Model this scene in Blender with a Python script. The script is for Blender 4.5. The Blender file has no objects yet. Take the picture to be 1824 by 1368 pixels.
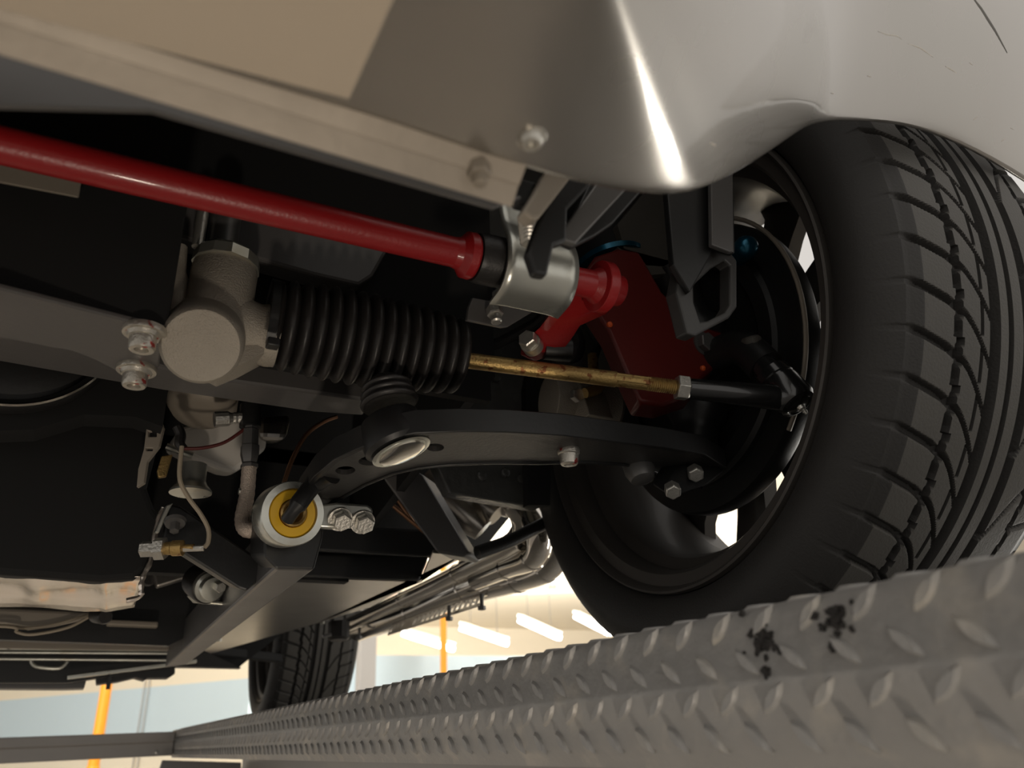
import bpy, bmesh, math, random
import numpy as np
from mathutils import Vector, Matrix
random.seed(7)
C = bpy.context.scene.collection
SC = bpy.context.scene
H0 = 1.55                                  # height of the camera above the workshop floor

# ---------------------------------------------------------------- camera
PCX, PCY = 912.0, 684.0
V1, V2 = (100, 1345), (3650, 1185)         # vanishing points of the car's length and width
FPX = math.sqrt(-((V1[0]-PCX)*(V2[0]-PCX)+(V1[1]-PCY)*(V2[1]-PCY)))
_F = np.array([V1[0]-PCX, -(V1[1]-PCY), -FPX]); _F /= np.linalg.norm(_F)
_L = np.array([V2[0]-PCX, -(V2[1]-PCY), -FPX]); _L /= np.linalg.norm(_L)
_U = np.cross(_L, _F)
RM = np.array([_L, _F, _U])
cam_d = bpy.data.cameras.new('camera'); cam = bpy.data.objects.new('camera', cam_d); C.objects.link(cam)
cam_d.sensor_width = 36.0; cam_d.lens = FPX/1824*36.0
cam_d.clip_start = 0.01; cam_d.clip_end = 200
cam_d.dof.use_dof = True; cam_d.dof.focus_distance = 0.62; cam_d.dof.aperture_fstop = 9.0
m3 = Matrix([list(r) for r in RM])
cam.matrix_world = Matrix.Translation((0, 0, H0)) @ m3.to_4x4()
SC.camera = cam

# ---------------------------------------------------------------- light
SC.view_settings.view_transform = 'Standard'; SC.view_settings.look = 'None'
SC.view_settings.exposure = 0.0; SC.view_settings.gamma = 1.0
try: SC.view_settings.use_curve_mapping = False
except Exception: pass
W = bpy.data.worlds.new('daylight'); SC.world = W; W.use_nodes = True
W.node_tree.nodes['Background'].inputs[0].default_value = (1.0, 0.95, 0.885, 1)
W.node_tree.nodes['Background'].inputs[1].default_value = 0.70

def lamp(name, kind, loc, energy, color, size=0.1, target=None, sy=None, spot=None):
    d = bpy.data.lights.new(name, kind); d.energy = energy; d.color = color
    if kind == 'AREA':
        d.size = size
        if sy: d.shape = 'RECTANGLE'; d.size_y = sy
    else:
        d.shadow_soft_size = size
    if spot: d.spot_size = spot; d.spot_blend = 0.6
    o = bpy.data.objects.new(name, d); C.objects.link(o); o.location = loc
    if target is not None:
        o.rotation_euler = (Vector(target)-Vector(loc)).to_track_quat('-Z', 'Y').to_euler()
    return o
# work lamp lying on the floor in front of the car, shining up at the suspension
lamp('floor_work_lamp', 'SPOT', (0.0, -0.50, H0-1.05), 19, (1.0, 0.87, 0.72), 0.05, (0.16, 0.5, H0+0.2), spot=1.3)
# unseen area lights added under the ceiling, turned to brighten the hall walls
lamp('hall_fill_back', 'AREA', (5.0, 4.6, H0+2.0), 95, (1.0, 0.95, 0.86), 3.0, (5.0, 14.0, H0+1.3), 0.6)
lamp('hall_fill_left', 'AREA', (-2.2, 4.6, H0+2.0), 300, (1.0, 0.97, 0.92), 3.0, (0.6, 12.0, H0+0.2), 0.6)
lamp('crease_streak_light', 'AREA', (2.9, 0.72, H0-0.22), 13, (1.0, 0.96, 0.88), 0.24, (0.15, 0.15, H0+0.2), 1.1)  # added area light that puts the bright streak on the fender crease
lamp('ceiling_fill_light', 'AREA', (5.5, 9.0, 0.9), 800, (1.0, 0.95, 0.86), 3.0, (5.5, 11.0, H0+2.5), 1.0)  # added out of sight behind the partition to brighten the ceiling
lamp('wall_fill_light', 'AREA', (5.0, 3.4, H0-0.6), 12, (0.97, 0.98, 1.0), 2.0, (5.0, 7.3, H0+0.2), 1.0)  # added low and unseen to brighten the blue wall

# ---------------------------------------------------------------- geometry helpers
def ray(px, py): return RM @ np.array([px-PCX, -(py-PCY), -FPX])
def PY(px, py, Y): v = ray(px, py); return Vector(v*Y/v[1])
def PZ(px, py, Z): v = ray(px, py); return Vector(v*Z/v[2])
def PX(px, py, X): v = ray(px, py); return Vector(v*X/v[0])
def depth(p): return -float((RM.T @ np.array(p))[2])
def rad(px, p): return px*depth(p)/FPX
def frame(axis, ref=None):
    a = Vector(axis).normalized()
    r = Vector(ref) if ref is not None else (Vector((0, 0, 1)) if abs(a.z) < 0.9 else Vector((0, 1, 0)))
    u = (r - a*r.dot(a)).normalized(); v = a.cross(u)
    return a, u, v

class MB:
    def __init__(s): s.v = []; s.f = []
    def add(s, vs, fs):
        b = len(s.v); s.v += [Vector(x) for x in vs]; s.f += [tuple(i+b for i in f) for f in fs]; return s
    def grid(s, rows, closed_u=False, closed_v=False, cap=False):
        n, m = len(rows), len(rows[0]); vs = [p for r in rows for p in r]; fs = []
        for i in range(n if closed_v else n-1):
            for j in range(m if closed_u else m-1):
                a = i*m+j; b = i*m+(j+1) % m; c = ((i+1) % n)*m+(j+1) % m; d = ((i+1) % n)*m+j
                fs.append((a, b, c, d))
        if cap:
            fs.append(tuple(range(m-1, -1, -1))); fs.append(tuple((n-1)*m+j for j in range(m)))
        return s.add(vs, fs)
    def box(s, c, x, y, z):
        """box by centre and three half vectors"""
        c, x, y, z = map(Vector, (c, x, y, z)); vs = []
        for k in (-1, 1):
            for (i, j) in ((-1, -1), (1, -1), (1, 1), (-1, 1)): vs.append(c+x*i+y*j+z*k)
        return s.add(vs, [(3, 2, 1, 0), (4, 5, 6, 7), (0, 1, 5, 4), (1, 2, 6, 5), (2, 3, 7, 6), (3, 0, 4, 7)])
    def bar(s, a, b, w, h, ref=(0, 0, 1)):
        a, b = Vector(a), Vector(b); ax, u, v = frame(b-a, ref)
        return s.box((a+b)/2, (b-a)/2, v*w/2, u*h/2)
    def tube(s, pts, r, seg=16, cap=True, wob=None):
        pts = [Vector(p) for p in pts]; n = len(pts); rs = r if isinstance(r, (list, tuple)) else [r]*n
        t0 = (pts[1]-pts[0]).normalized(); _, u, _ = frame(t0); rows = []
        for i, p in enumerate(pts):
            t = (pts[min(i+1, n-1)]-pts[max(i-1, 0)]).normalized()
            u = (u-t*u.dot(t)).normalized(); w = t.cross(u)
            rows.append([p+(u*math.cos(2*math.pi*k/seg)+w*math.sin(2*math.pi*k/seg))*rs[i]*(wob(i, k) if wob else 1) for k in range(seg)])
        return s.grid(rows, closed_u=True, cap=cap)
    def lathe(s, c, axis, prof, seg=32, cap=True, ref=None):
        """prof: list of (distance along axis, radius)"""
        a, u, v = frame(axis, ref); c = Vector(c)
        rows = [[c+a*t+(u*math.cos(2*math.pi*k/seg)+v*math.sin(2*math.pi*k/seg))*max(r, 1e-5) for k in range(seg)] for t, r in prof]
        return s.grid(rows, closed_u=True, cap=cap)
    def prism(s, poly, vec):
        poly = [Vector(p) for p in poly]; n = len(poly); vec = Vector(vec)
        return s.add(poly+[p+vec for p in poly], [tuple(range(n-1, -1, -1)), tuple(range(n, 2*n))]+[(i, (i+1) % n, n+(i+1) % n, n+i) for i in range(n)])
    def plate(s, outer, holes, vec):
        """flat plate with real holes"""
        bm = bmesh.new(); loops = []
        for lp in [outer]+holes:
            vs = [bm.verts.new(Vector(p)) for p in lp]; loops.append(vs)
            for i in range(len(vs)): bm.edges.new((vs[i], vs[(i+1) % len(vs)]))
        bmesh.ops.triangle_fill(bm, edges=bm.edges[:], use_beauty=True)
        bm.verts.index_update(); vs = [v.co.copy() for v in bm.verts]; fs = [tuple(v.index for v in f.verts) for f in bm.faces]
        n = len(vs); vec = Vector(vec)
        lid = [[v.index for v in l] for l in loops]; bm.free()
        side = []
        for l in lid:
            for i in range(len(l)): a, b = l[i], l[(i+1) % len(l)]; side.append((a, b, b+n, a+n))
        return s.add(vs+[v+vec for v in vs], fs+[tuple(i+n for i in f[::-1]) for f in fs]+side)
    def hexa(s, c, axis, r, h, ref=None):
        return s.lathe(c, axis, [(0, r*0.93), (h*0.06, r), (h*0.86, r), (h, r*0.88)], 6, True, ref)

def spline(pts, n=8):
    pts = [Vector(p) for p in pts]; out = []
    for i in range(len(pts)-1):
        p0 = pts[max(i-1, 0)]; p1 = pts[i]; p2 = pts[i+1]; p3 = pts[min(i+2, len(pts)-1)]
        for k in range(n):
            t = k/n
            out.append(0.5*((2*p1)+(p2-p0)*t+(2*p0-5*p1+4*p2-p3)*t*t+(3*p1-p0-3*p2+p3)*t**3))
    out.append(pts[-1]); return out

CW = {}
def build(mb, name, mat, parent=None, smooth=35, bevel=0, seg=2, sub=0, label=None, solid=0):
    vs = mb.v
    lo = Vector([min(v[i] for v in vs) for i in range(3)]); hi = Vector([max(v[i] for v in vs) for i in range(3)])
    c = Vector(((lo.x+hi.x)/2, (lo.y+hi.y)/2, lo.z))
    me = bpy.data.meshes.new(name); me.from_pydata([v-c for v in vs], [], mb.f); me.update()
    bm = bmesh.new(); bm.from_mesh(me)
    if not solid: bmesh.ops.recalc_face_normals(bm, faces=bm.faces[:])
    bm.to_mesh(me); bm.free()
    me.materials.append(mat)
    o = bpy.data.objects.new(name, me); C.objects.link(o)
    if smooth:
        for p in me.polygons: p.use_smooth = True
        try: me.set_sharp_from_angle(angle=math.radians(smooth))
        except Exception: pass
    world = c+Vector((0, 0, H0))
    CW[o.name] = world
    if parent is not None:
        o.parent = parent; o.location = world-CW[parent.name]
    else: o.location = world
    if solid:
        m = o.modifiers.new('thickness', 'SOLIDIFY'); m.thickness = abs(solid); m.offset = 1 if solid > 0 else -1
    if bevel:
        m = o.modifiers.new('edge', 'BEVEL'); m.width = bevel; m.segments = seg; m.limit_method = 'ANGLE'; m.angle_limit = math.radians(40)
        m.harden_normals = False
    if sub:
        m = o.modifiers.new('smooth', 'SUBSURF'); m.levels = sub; m.render_levels = sub
    if label: o['label'] = label
    return o
def thing(name, label, cat, loc, group=None):
    o = bpy.data.objects.new(name, None); C.objects.link(o); o.location = Vector(loc)+Vector((0, 0, H0)); CW[o.name] = Vector(o.location)
    o['label'] = label; o['category'] = cat
    if group: o['group'] = group
    return o
def tag(o, label, cat, group=None):
    o['label'] = label; o['category'] = cat
    if group: o['group'] = group
    return o
def structure(o): o['kind'] = 'structure'; return o

# ---------------------------------------------------------------- materials
def mat(name, col, rough=0.5, metal=0.0, coat=0.0, noise=0.0, nscale=60, bump=0.0, bscale=200, spec=0.5, rvar=0.0, dirt=None, dscale=8, dlo=.55, dhi=.7, aniso=0, emit=None, estr=0):
    m = bpy.data.materials.new(name); m.use_nodes = True; nt = m.node_tree; b = nt.nodes['Principled BSDF']
    b.inputs['Base Color'].default_value = (*col, 1); b.inputs['Roughness'].default_value = rough; b.inputs['Metallic'].default_value = metal
    b.inputs['Coat Weight'].default_value = coat; b.inputs['Coat Roughness'].default_value = 0.06; b.inputs['Specular IOR Level'].default_value = spec
    tc = nt.nodes.new('ShaderNodeTexCoord')
    def nz(sc, det=4):
        n = nt.nodes.new('ShaderNodeTexNoise'); n.inputs['Scale'].default_value = sc; n.inputs['Detail'].default_value = det
        nt.links.new(tc.outputs['Object'], n.inputs['Vector']); return n
    last = None
    if noise:
        n = nz(nscale); mx = nt.nodes.new('ShaderNodeMix'); mx.data_type = 'RGBA'
        mx.inputs[6].default_value = (*[c*(1-noise) for c in col], 1); mx.inputs[7].default_value = (*[min(1, c*(1+noise)) for c in col], 1)
        nt.links.new(n.outputs['Fac'], mx.inputs[0]); last = mx.outputs[2]
    if dirt:
        n = nz(dscale, 8); r = nt.nodes.new('ShaderNodeValToRGB'); r.color_ramp.elements[0].position = dlo; r.color_ramp.elements[1].position = dhi
        nt.links.new(n.outputs['Fac'], r.inputs[0]); mx = nt.nodes.new('ShaderNodeMix'); mx.data_type = 'RGBA'
        mx.inputs[6].default_value = (*col, 1); mx.inputs[7].default_value = (*dirt, 1)
        if last is not None: nt.links.new(last, mx.inputs[6])
        nt.links.new(r.outputs[0], mx.inputs[0]); last = mx.outputs[2]
    if last is not None: nt.links.new(last, b.inputs['Base Color'])
    if rvar:
        n = nz(nscale*0.6); mr = nt.nodes.new('ShaderNodeMapRange'); mr.inputs[3].default_value = max(0.02, rough-rvar); mr.inputs[4].default_value = rough+rvar
        nt.links.new(n.outputs['Fac'], mr.inputs[0]); nt.links.new(mr.outputs[0], b.inputs['Roughness'])
    if bump:
        n = nz(bscale, 6); bp = nt.nodes.new('ShaderNodeBump'); bp.inputs['Strength'].default_value = bump; bp.inputs['Distance'].default_value = 0.002
        nt.links.new(n.outputs['Fac'], bp.inputs['Height']); nt.links.new(bp.outputs[0], b.inputs['Normal'])
    if emit: b.inputs['Emission Color'].default_value = (*emit, 1); b.inputs['Emission Strength'].default_value = estr
    return m
M = dict(
    silver=mat('silver_paint', (0.40, 0.375, 0.34), 0.27, 0.8, 0.7, 0.05, 14, spec=0.5, rvar=0.05),
    lit_area=mat('lit_area_cream', (0.62, 0.53, 0.42), 0.55, 0.1, 0.1, 0.05, 9),
    flange=mat('bare_aluminium', (0.36, 0.315, 0.26), 0.5, 0.3, 0.0, 0.22, 24, 0.25, 60, rvar=0.1, dirt=(0.22, 0.18, 0.14), dscale=26, dlo=.6, dhi=.78),
    red=mat('red_powder_coat', (0.31, 0.011, 0.013), 0.36, 0.0, 0.2, 0.06, 40, 0.12, 420),
    darkred=mat('red_bracket_paint', (0.12, 0.009, 0.006), 0.42, 0.0, 0.2, 0.1, 30, 0.1, 300),
    black=mat('black_chassis_paint', (0.012, 0.012, 0.012), 0.42, 0.0, 0.0, 0.2, 30, 0.06, 260),
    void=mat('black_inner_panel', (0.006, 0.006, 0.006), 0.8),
    grey=mat('grey_chassis_paint', (0.10, 0.095, 0.092), 0.42, 0.1, 0.1, 0.1, 30, 0.06, 200),
    steel=mat('grey_steel', (0.17, 0.165, 0.16), 0.42, 0.6, 0.0, 0.12, 20, 0.05, 120, rvar=0.08),
    cast=mat('cast_aluminium', (0.42, 0.38, 0.32), 0.55, 0.5, 0.0, 0.12, 30, 0.5, 900),
    zinc=mat('zinc_plate', (0.62, 0.62, 0.56), 0.30, 0.85, 0.0, 0.18, 22, 0.25, 45, rvar=0.14, dirt=(0.42, 0.36, 0.24), dscale=20, dlo=.56, dhi=.8),
    bolt=mat('plated_bolt', (0.55, 0.52, 0.46), 0.33, 0.8, 0.0, 0.2, 300, 0.2, 600, dirt=(0.45, 0.06, 0.05), dscale=110, dlo=.6, dhi=.63),
    cboltt=mat('clean_bolt', (0.60, 0.58, 0.53), 0.32, 0.8, 0.0, 0.15, 300, 0.2, 500),
    rubber=mat('black_rubber', (0.020, 0.018, 0.017), 0.42, 0, 0, 0.25, 60, 0.15, 300),
    tire=mat('tire_rubber', (0.030, 0.028, 0.026), 0.62, 0, 0, 0.16, 14, 0.2, 500),
    tread=mat('dusty_tread_rubber', (0.085, 0.080, 0.072), 0.6, 0, 0, 0.16, 14, 0.2, 500),
    rim=mat('charcoal_rim', (0.078, 0.070, 0.063), 0.5, 0.25, 0.05, 0.1, 20),
    brass=mat('yellow_zinc_rod', (0.50, 0.34, 0.13), 0.40, 0.75, 0, 0.2, 60, 0.3, 500, dirt=(0.25, 0.10, 0.04), dscale=160, dlo=.58, dhi=.66),
    yellow=mat('yellow_polyurethane', (0.72, 0.42, 0.01), 0.42, 0, 0.1, 0.08, 30),
    chrome=mat('polished_stainless', (0.72, 0.68, 0.62), 0.09, 1.0, 0, 0.06, 12, 0.03, 30),
    chromed=mat('brushed_stainless', (0.50, 0.47, 0.43), 0.28, 0.95, 0, 0.15, 20, 0.05, 60),
    foil=mat('heat_foil', (0.80, 0.72, 0.64), 0.20, 0.9, 0, 0.05, 10, 0.15, 20),
    teal=mat('teal_anodised', (0.005, 0.10, 0.17), 0.28, 0.7, 0.3),
    white=mat('white_plastic', (0.78, 0.74, 0.68), 0.45, 0, 0, 0.05, 20),
    undercoat=mat('black_undercoat', (0.10, 0.10, 0.095), 0.26, 0, 0.3, 0.2, 40, 1.0, 110),
    brown=mat('gearbox_brown', (0.30, 0.26, 0.21), 0.55, 0.2, 0, 0.1, 20),
    copper=mat('copper_pipe', (0.45, 0.24, 0.14), 0.3, 0.85, 0, 0.2, 40),
    braid=mat('steel_braid', (0.60, 0.50, 0.42), 0.42, 0.5, 0, 0.3, 500, 0.6, 900),
    gloss=mat('gloss_black_joint', (0.012, 0.012, 0.012), 0.22, 0, 0.6),
    brown2=mat('grey_brown_panel', (0.075, 0.068, 0.058), 0.6, 0, 0, 0.3, 18),
    wire=mat('tan_wire', (0.36, 0.30, 0.22), 0.5), rwire=mat('dark_red_wire', (0.10, 0.015, 0.012), 0.5),
    orange=mat('orange_paint', (0.90, 0.33, 0.01), 0.5, emit=None),
    ramp=mat('grey_tread_plate_paint', (0.36, 0.352, 0.34), 0.44, 0.15, 0.0, 0.14, 18, 0.4, 130, rvar=0.12, dirt=(0.50, 0.47, 0.42), dscale=34, dlo=.54, dhi=.74),
    beam=mat('grey_beam_paint', (0.34, 0.32, 0.30), 0.42, 0.2, 0.1, 0.08, 10),
    cream=mat('cream_wall_paint', (0.86, 0.78, 0.64), 0.8, 0, 0, 0.03, 2),
    floor=mat('grey_floor_paint', (0.24, 0.22, 0.20), 0.35, 0, 0, 0.1, 3),
    tube=mat('lit_tube', (1, 1, 1), 0.5, emit=(1, 0.97, 0.92), estr=9.0),
    fixture=mat('white_fixture', (0.8, 0.8, 0.78), 0.5),
    tar=mat('black_tar', (0.02, 0.018, 0.017), 0.55, 0, 0, 0.2, 200, 0.8, 500),
)
def wallmat():
    m = bpy.data.materials.new('blue_and_cream_wall'); m.use_nodes = True; nt = m.node_tree; b = nt.nodes['Principled BSDF']; b.inputs['Roughness'].default_value = 0.75
    g = nt.nodes.new('ShaderNodeNewGeometry'); s = nt.nodes.new('ShaderNodeSeparateXYZ'); nt.links.new(g.outputs['Position'], s.inputs[0])
    def cmp(op, v):
        n = nt.nodes.new('ShaderNodeMath'); n.operation = op; nt.links.new(s.outputs[2], n.inputs[0]); n.inputs[1].default_value = v; return n
    a = cmp('LESS_THAN', H0+0.72); c = cmp('GREATER_THAN', H0-0.06); mu = nt.nodes.new('ShaderNodeMath'); mu.operation = 'MULTIPLY'
    nt.links.new(a.outputs[0], mu.inputs[0]); nt.links.new(c.outputs[0], mu.inputs[1])
    mx = nt.nodes.new('ShaderNodeMix'); mx.data_type = 'RGBA'; mx.inputs[6].default_value = (0.88, 0.79, 0.62, 1); mx.inputs[7].default_value = (0.60, 0.72, 0.78, 1)
    nt.links.new(mu.outputs[0], mx.inputs[0]); nt.links.new(mx.outputs[2], b.inputs['Base Color']); return m
M['wall'] = wallmat()

# ---------------------------------------------------------------- hall
def slab(name, a, b, z0, z1, th, m):
    a, b = Vector((*a, 0)), Vector((*b, 0)); d = (b-a).normalized(); n = Vector((-d.y, d.x, 0))*th
    mb = MB(); mb.prism([a+Vector((0, 0, z0)), b+Vector((0, 0, z0)), b+n+Vector((0, 0, z0)), a+n+Vector((0, 0, z0))], (0, 0, z1-z0))
    return structure(build(mb, name, m, smooth=0))
HC = 2.45
fl = MB().box((4, 8, -H0-0.05), (12, 0, 0), (0, 14, 0), (0, 0, 0.05)); structure(build(fl, 'floor', M['floor'], smooth=0))
cl = MB().box((5, 12, HC+0.05), (11, 0, 0), (0, 8.5, 0), (0, 0, 0.05)); structure(build(cl, 'ceiling', M['cream'], smooth=0))
slab('wall_back', (-5, 18), (16, 18), -H0, HC, 0.15, M['cream'])
slab('wall_left', (-5, 19.5), (1.85, 9.85), -H0, HC, 0.15, M['wall'])
slab('wall_side', (2.33, 7.3), (2.33, 9.7), -H0, 1.0, 0.12, M['wall'])
slab('wall_right', (2.33, 7.25), (9.5, 7.15), -H0, 0.725, 0.12, M['wall'])
# white post at the corner of the low partition
mb = MB(); pc = PY(652, 1180, 6.9)
mb.box((pc.x, 6.9, (HC-H0)/2), (rad(15, pc), 0, 0), (0, 0.06, 0), (0, 0, (HC+H0)/2))
mb.box((pc.x, 6.9, -H0+0.02), (0.14, 0, 0), (0, 0.12, 0), (0, 0, 0.02))
tag(build(mb, 'support_post', mat('post_paint', (0.42, 0.40, 0.38), 0.6), bevel=0.008), 'white square post standing behind the rear tire at the blue wall corner', 'post')
# yellow pipes
def vpipe(px, py, Y, r, z0, z1, label):
    p = PY(px, py, Y); mb = MB().tube([(p.x, p.y, z0), (p.x, p.y, z1)], r, 20)
    for z in np.arange(z0+0.5, z1, 0.9): mb.lathe((p.x, p.y, z), (0, 0, 1), [(0, r), (0.01, r*1.12), (0.04, r*1.12), (0.05, r)], 20, False)
    tag(build(mb, 'yellow_pipe', M['orange']), label, 'pipe', 'yellow gas pipes')
vpipe(182, 1270, 8.5, 0.048, -H0, HC, 'yellow-orange vertical pipe before the pale blue wall, left of the rear tire')
vpipe(790, 1150, 6.9, 0.030, 0.53, HC, 'yellow-orange pipe drop hanging between the ceiling tube lights')
# conduits on the left wall
for k, (x, lab) in enumerate(((250, 'thin grey conduit on the blue wall, nearer the yellow pipe'), (258, 'thin grey conduit on the blue wall, nearer the rear tire'))):
    v0 = Vector((-5, 19.5, 0)); v1 = Vector((1.85, 9.85, 0)); r_ = ray(x, 1270)
    t = np.linalg.solve(np.array([[r_[0], v0.x-v1.x], [r_[1], v0.y-v1.y]]), np.array([v0.x, v0.y]))[0]
    p = Vector(r_*t)*0.994
    tag(build(MB().tube([(p.x, p.y, -H0), (p.x, p.y, 0.9)], 0.007, 10), 'wall_conduit', M['beam']), lab, 'conduit', 'conduits on the blue wall')
# ceiling joist with zigzag web
ja, jb = Vector((3.6, 11.4, 1.95)), Vector((9.5, 8.7, 1.95)); d = (jb-ja)
mb = MB(); mb.bar(ja, jb, 0.08, 0.06); mb.bar(ja+Vector((0, 0, .42)), jb+Vector((0, 0, .42)), 0.08, 0.06)
n = 18
for i in range(n):
    a = ja+d*(i/n); b = ja+d*((i+.5)/n)+Vector((0, 0, .42)); c = ja+d*((i+1)/n); mb.tube([a, b], 0.016, 6); mb.tube([b, c], 0.016, 6)
tag(build(mb, 'ceiling_joist', mat('joist_paint', (0.40, 0.30, 0.24), 0.6)), 'brown steel ceiling joist with zigzag web above the tube lights', 'joist')
# fluorescent lights
LT = [((720, 1129), (806, 1156), 1.25, 'white fluorescent light fixture first in the row, nearest the tailpipe end of the exhaust', 1),
      ((823, 1119), (902, 1146), 1.33, 'white fluorescent light fixture just right of the yellow pipe drop', 1),
      ((927, 1105), (996, 1136), 1.38, 'white fluorescent light fixture second from the front tire', 1),
      ((1027, 1098), (1086, 1128), 1.40, 'white fluorescent light fixture in the row touching the front tire outline', 1),
      ((955, 1031), (1001, 1036), 1.95, 'white fluorescent light fixture above the joist, close under the exhaust bends', 1)]
for i, (a, b, z, lab, w) in enumerate(LT):
    A, B = PZ(*a, z), PZ(*b, z)
    if i == 4: A, B = PY(*a, 9.2), PY(*b, 9.0)
    if i < 4: A = PY(*a, 9.6); B = PY(*b, 9.1)
    dd = (B-A).normalized()
    t = thing('fluorescent_light', lab, 'ceiling light', (A+B)/2+Vector((0, 0, .06)), 'fluorescent ceiling lights')
    R_ = 0.034
    for sgn in (-1, 1):
        off = frame(dd)[2]*0.035*sgn
        build(MB().tube([A+off, B+off], R_, 14), 'lit_tube', M['tube'], t)
    build(MB().bar(A+Vector((0, 0, .06)), B+Vector((0, 0, .06)), 0.16, 0.04), 'housing', M['fixture'], t)
    for q in (0.2, 0.8):
        p = A.lerp(B, q); build(MB().tube([p+Vector((0, 0, .07)), Vector((p.x, p.y, HC))], 0.004, 6), 'hanging_wire', M['steel'], t)

# ---------------------------------------------------------------- the lift
RX, RT, RB = 0.25, 0.0455, -0.0180
def runway():
    root = thing('lift_runway', 'grey diamond tread plate lift runway carrying the tires', 'vehicle lift', (0.5, 1.2, RB))
    prof = [(RX+0.50, RT-.003), (RX+0.055, RT-.003), (RX+0.045, RT), (RX+0.006, RT), (RX+0.0018, RT-0.0015), (RX, RT-0.006), (RX, 0.0170), (RX-0.0006, 0.0155), (RX, 0.0140), (RX, -0.0085), (RX+0.006, -0.0140), (RX+0.0075, RB), (RX+0.06, RB), (RX+0.06, RB+0.004), (RX+0.46, RB+0.004), (RX+0.50, RB+0.004)]
    y0, y1 = -0.02, 2.31
    ys = [y0, y1]
    mb = MB(); mb.grid([[Vector((x, y, z)) for y in ys] for x, z in prof], closed_v=True)
    n = len(prof); mb.f.append(tuple(i*2 for i in range(n))); mb.f.append(tuple(i*2+1 for i in range(n-1, -1, -1)))
    deck = build(mb, 'deck', M['ramp'], root, smooth=50)
    # raised lens-shaped treads pressed in the plate
    tr = MB()
    L, Wd, hh = 0.0176, 0.0056, 0.0021
    def lens(c, dirv, nrm, Lk=L, Wk=Wd):
        c, dirv, nrm = Vector(c), Vector(dirv).normalized(), Vector(nrm).normalized(); sd = nrm.cross(dirv)
        m_ = 9; outer = []; mid = []; top = []
        for i in range(m_):
            t = -1+2*i/(m_-1); w = Wk/2*(1-t*t)
            outer.append((t*Lk/2, w)); 
        ring = [c+dirv*a+sd*b for a, b in outer]+[c+dirv*a-sd*b for a, b in outer[-2:0:-1]]
        top = [c+(p-c)*0.70+nrm*hh for p in ring]
        k = len(ring)
        base = [p-nrm*0.0008 for p in ring]
        tr.add(base+ring+top, [(i, (i+1) % k, k+(i+1) % k, k+i) for i in range(k)]+[(k+i, k+(i+1) % k, 2*k+(i+1) % k, 2*k+i) for i in range(k)]+[tuple(range(2*k, 3*k))])
    p = 0.02528
    ks = range(-18, 90)
    for k in ks:
        for z, ph, up in ((0.0383, 0.1430, 1), (0.0236, 0.1554, -1), (0.0090, 0.1437, 1), (-0.0052, 0.1562, -1)):
            y = ph+p*k
            if y < y0+0.02 or y > y1-0.1: continue
            dv = (0, -0.0125, 0.0117) if up == 1 else (0, 0.0125, 0.0117)
            zz = z if z > -0.004 else z
            lens((RX, y, zz), dv, (-1, 0, 0))
        y = 0.1554+p*k
        if y0+0.02 < y < y1-0.1:
            for j, x in enumerate((RX+0.014, RX+0.0285, RX+0.043)):
                lens((x, y+(0.0126 if j % 2 else 0), RT), (0.0117, 0.0125*(1 if j % 2 else -1), 0), (0, 0, 1))
    t = build(tr, 'raised_tread', M['ramp'], deck, smooth=40); t['kind'] = 'stuff'
    # tar marks stuck on the plate
    def blob(cx_, cy_, r_, n_, name):
        mb = MB(); random.seed(n_)
        for i in range(n_):
            a = random.uniform(0, 6.28); q = abs(random.gauss(0, .45))*r_
            px, py = cx_+math.cos(a)*q, cy_+math.sin(a)*q*1.1; c = PX(px, py, RX-0.0002); rr = random.uniform(0.0006, 0.0020)
            k = 9; ring = [c+Vector((0, math.cos(6.283*j/k), math.sin(6.283*j/k)))*rr*random.uniform(.55, 1.25) for j in range(k)]
            mb.prism(ring, (-random.uniform(0.0004, 0.0016), 0, 0))
        build(mb, name, M['tar'], deck, smooth=30)
    blob(1490, 1102, 34, 46, 'tar_mark'); blob(1357, 1140, 42, 44, 'tar_mark'); blob(1368, 1196, 14, 8, 'tar_mark')
    # lower rail under the plate
    build(MB().box((RX+0.30, 1.1, RB-0.031), (0.14, 0, 0), (0, 1.1, 0), (0, 0, 0.03)), 'lower_rail', M['beam'], root, smooth=0, bevel=0.003)
    # lifting post below, down to the floor
    build(MB().box((RX+0.33, 2.16, (-H0+RB)/2-0.02), (0.08, 0, 0), (0, 0.08, 0), (0, 0, (H0+RB)/2-0.03)), 'lift_leg', M['beam'], root, smooth=0, bevel=0.004)
    build(MB().box((RX+0.33, 0.1, (-H0+RB)/2-0.02), (0.08, 0, 0), (0, 0.08, 0), (0, 0, (H0+RB)/2-0.03)), 'lift_leg', M['beam'], root, smooth=0, bevel=0.004)
    # cross beam
    a = PY(310, 1304, 2.22); yb = 2.22
    mb = MB(); ztop = PY(200, 1307, yb).z; zbot = PY(200, 1351, yb).z
    h = (ztop-zbot)
    mb.prism([(-1.6, yb, zbot), (-1.6, yb, ztop-h*.45), (-1.6, yb-0.006, ztop-h*.45+0.002), (-1.6, yb-0.006, ztop), (-1.6, yb+0.12, ztop), (-1.6, yb+0.12, zbot)], (1.6+PY(309, 1330, yb).x, 0, 0))
    bm_ = build(mb, 'cross_beam', M['beam'], root, smooth=0, bevel=0.002)
    c = PY(278, 1340, yb); build(MB().lathe(c, (0, -1, 0), [(-0.004, 0.0045), (0.003, 0.0045), (0.006, 0.003), (0.0065, 0)], 14), 'bolt', M['cboltt'], bm_)
    br = MB().prism([PY(290, 1354, 2.15), PY(430, 1358, 2.15), PY(430, 1400, 2.15), PY(275, 1400, 2.15)], (0, 0.02, 0)); build(br, 'mounting_bracket', M['steel'], root, smooth=0, bevel=0.002)
runway()

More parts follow.
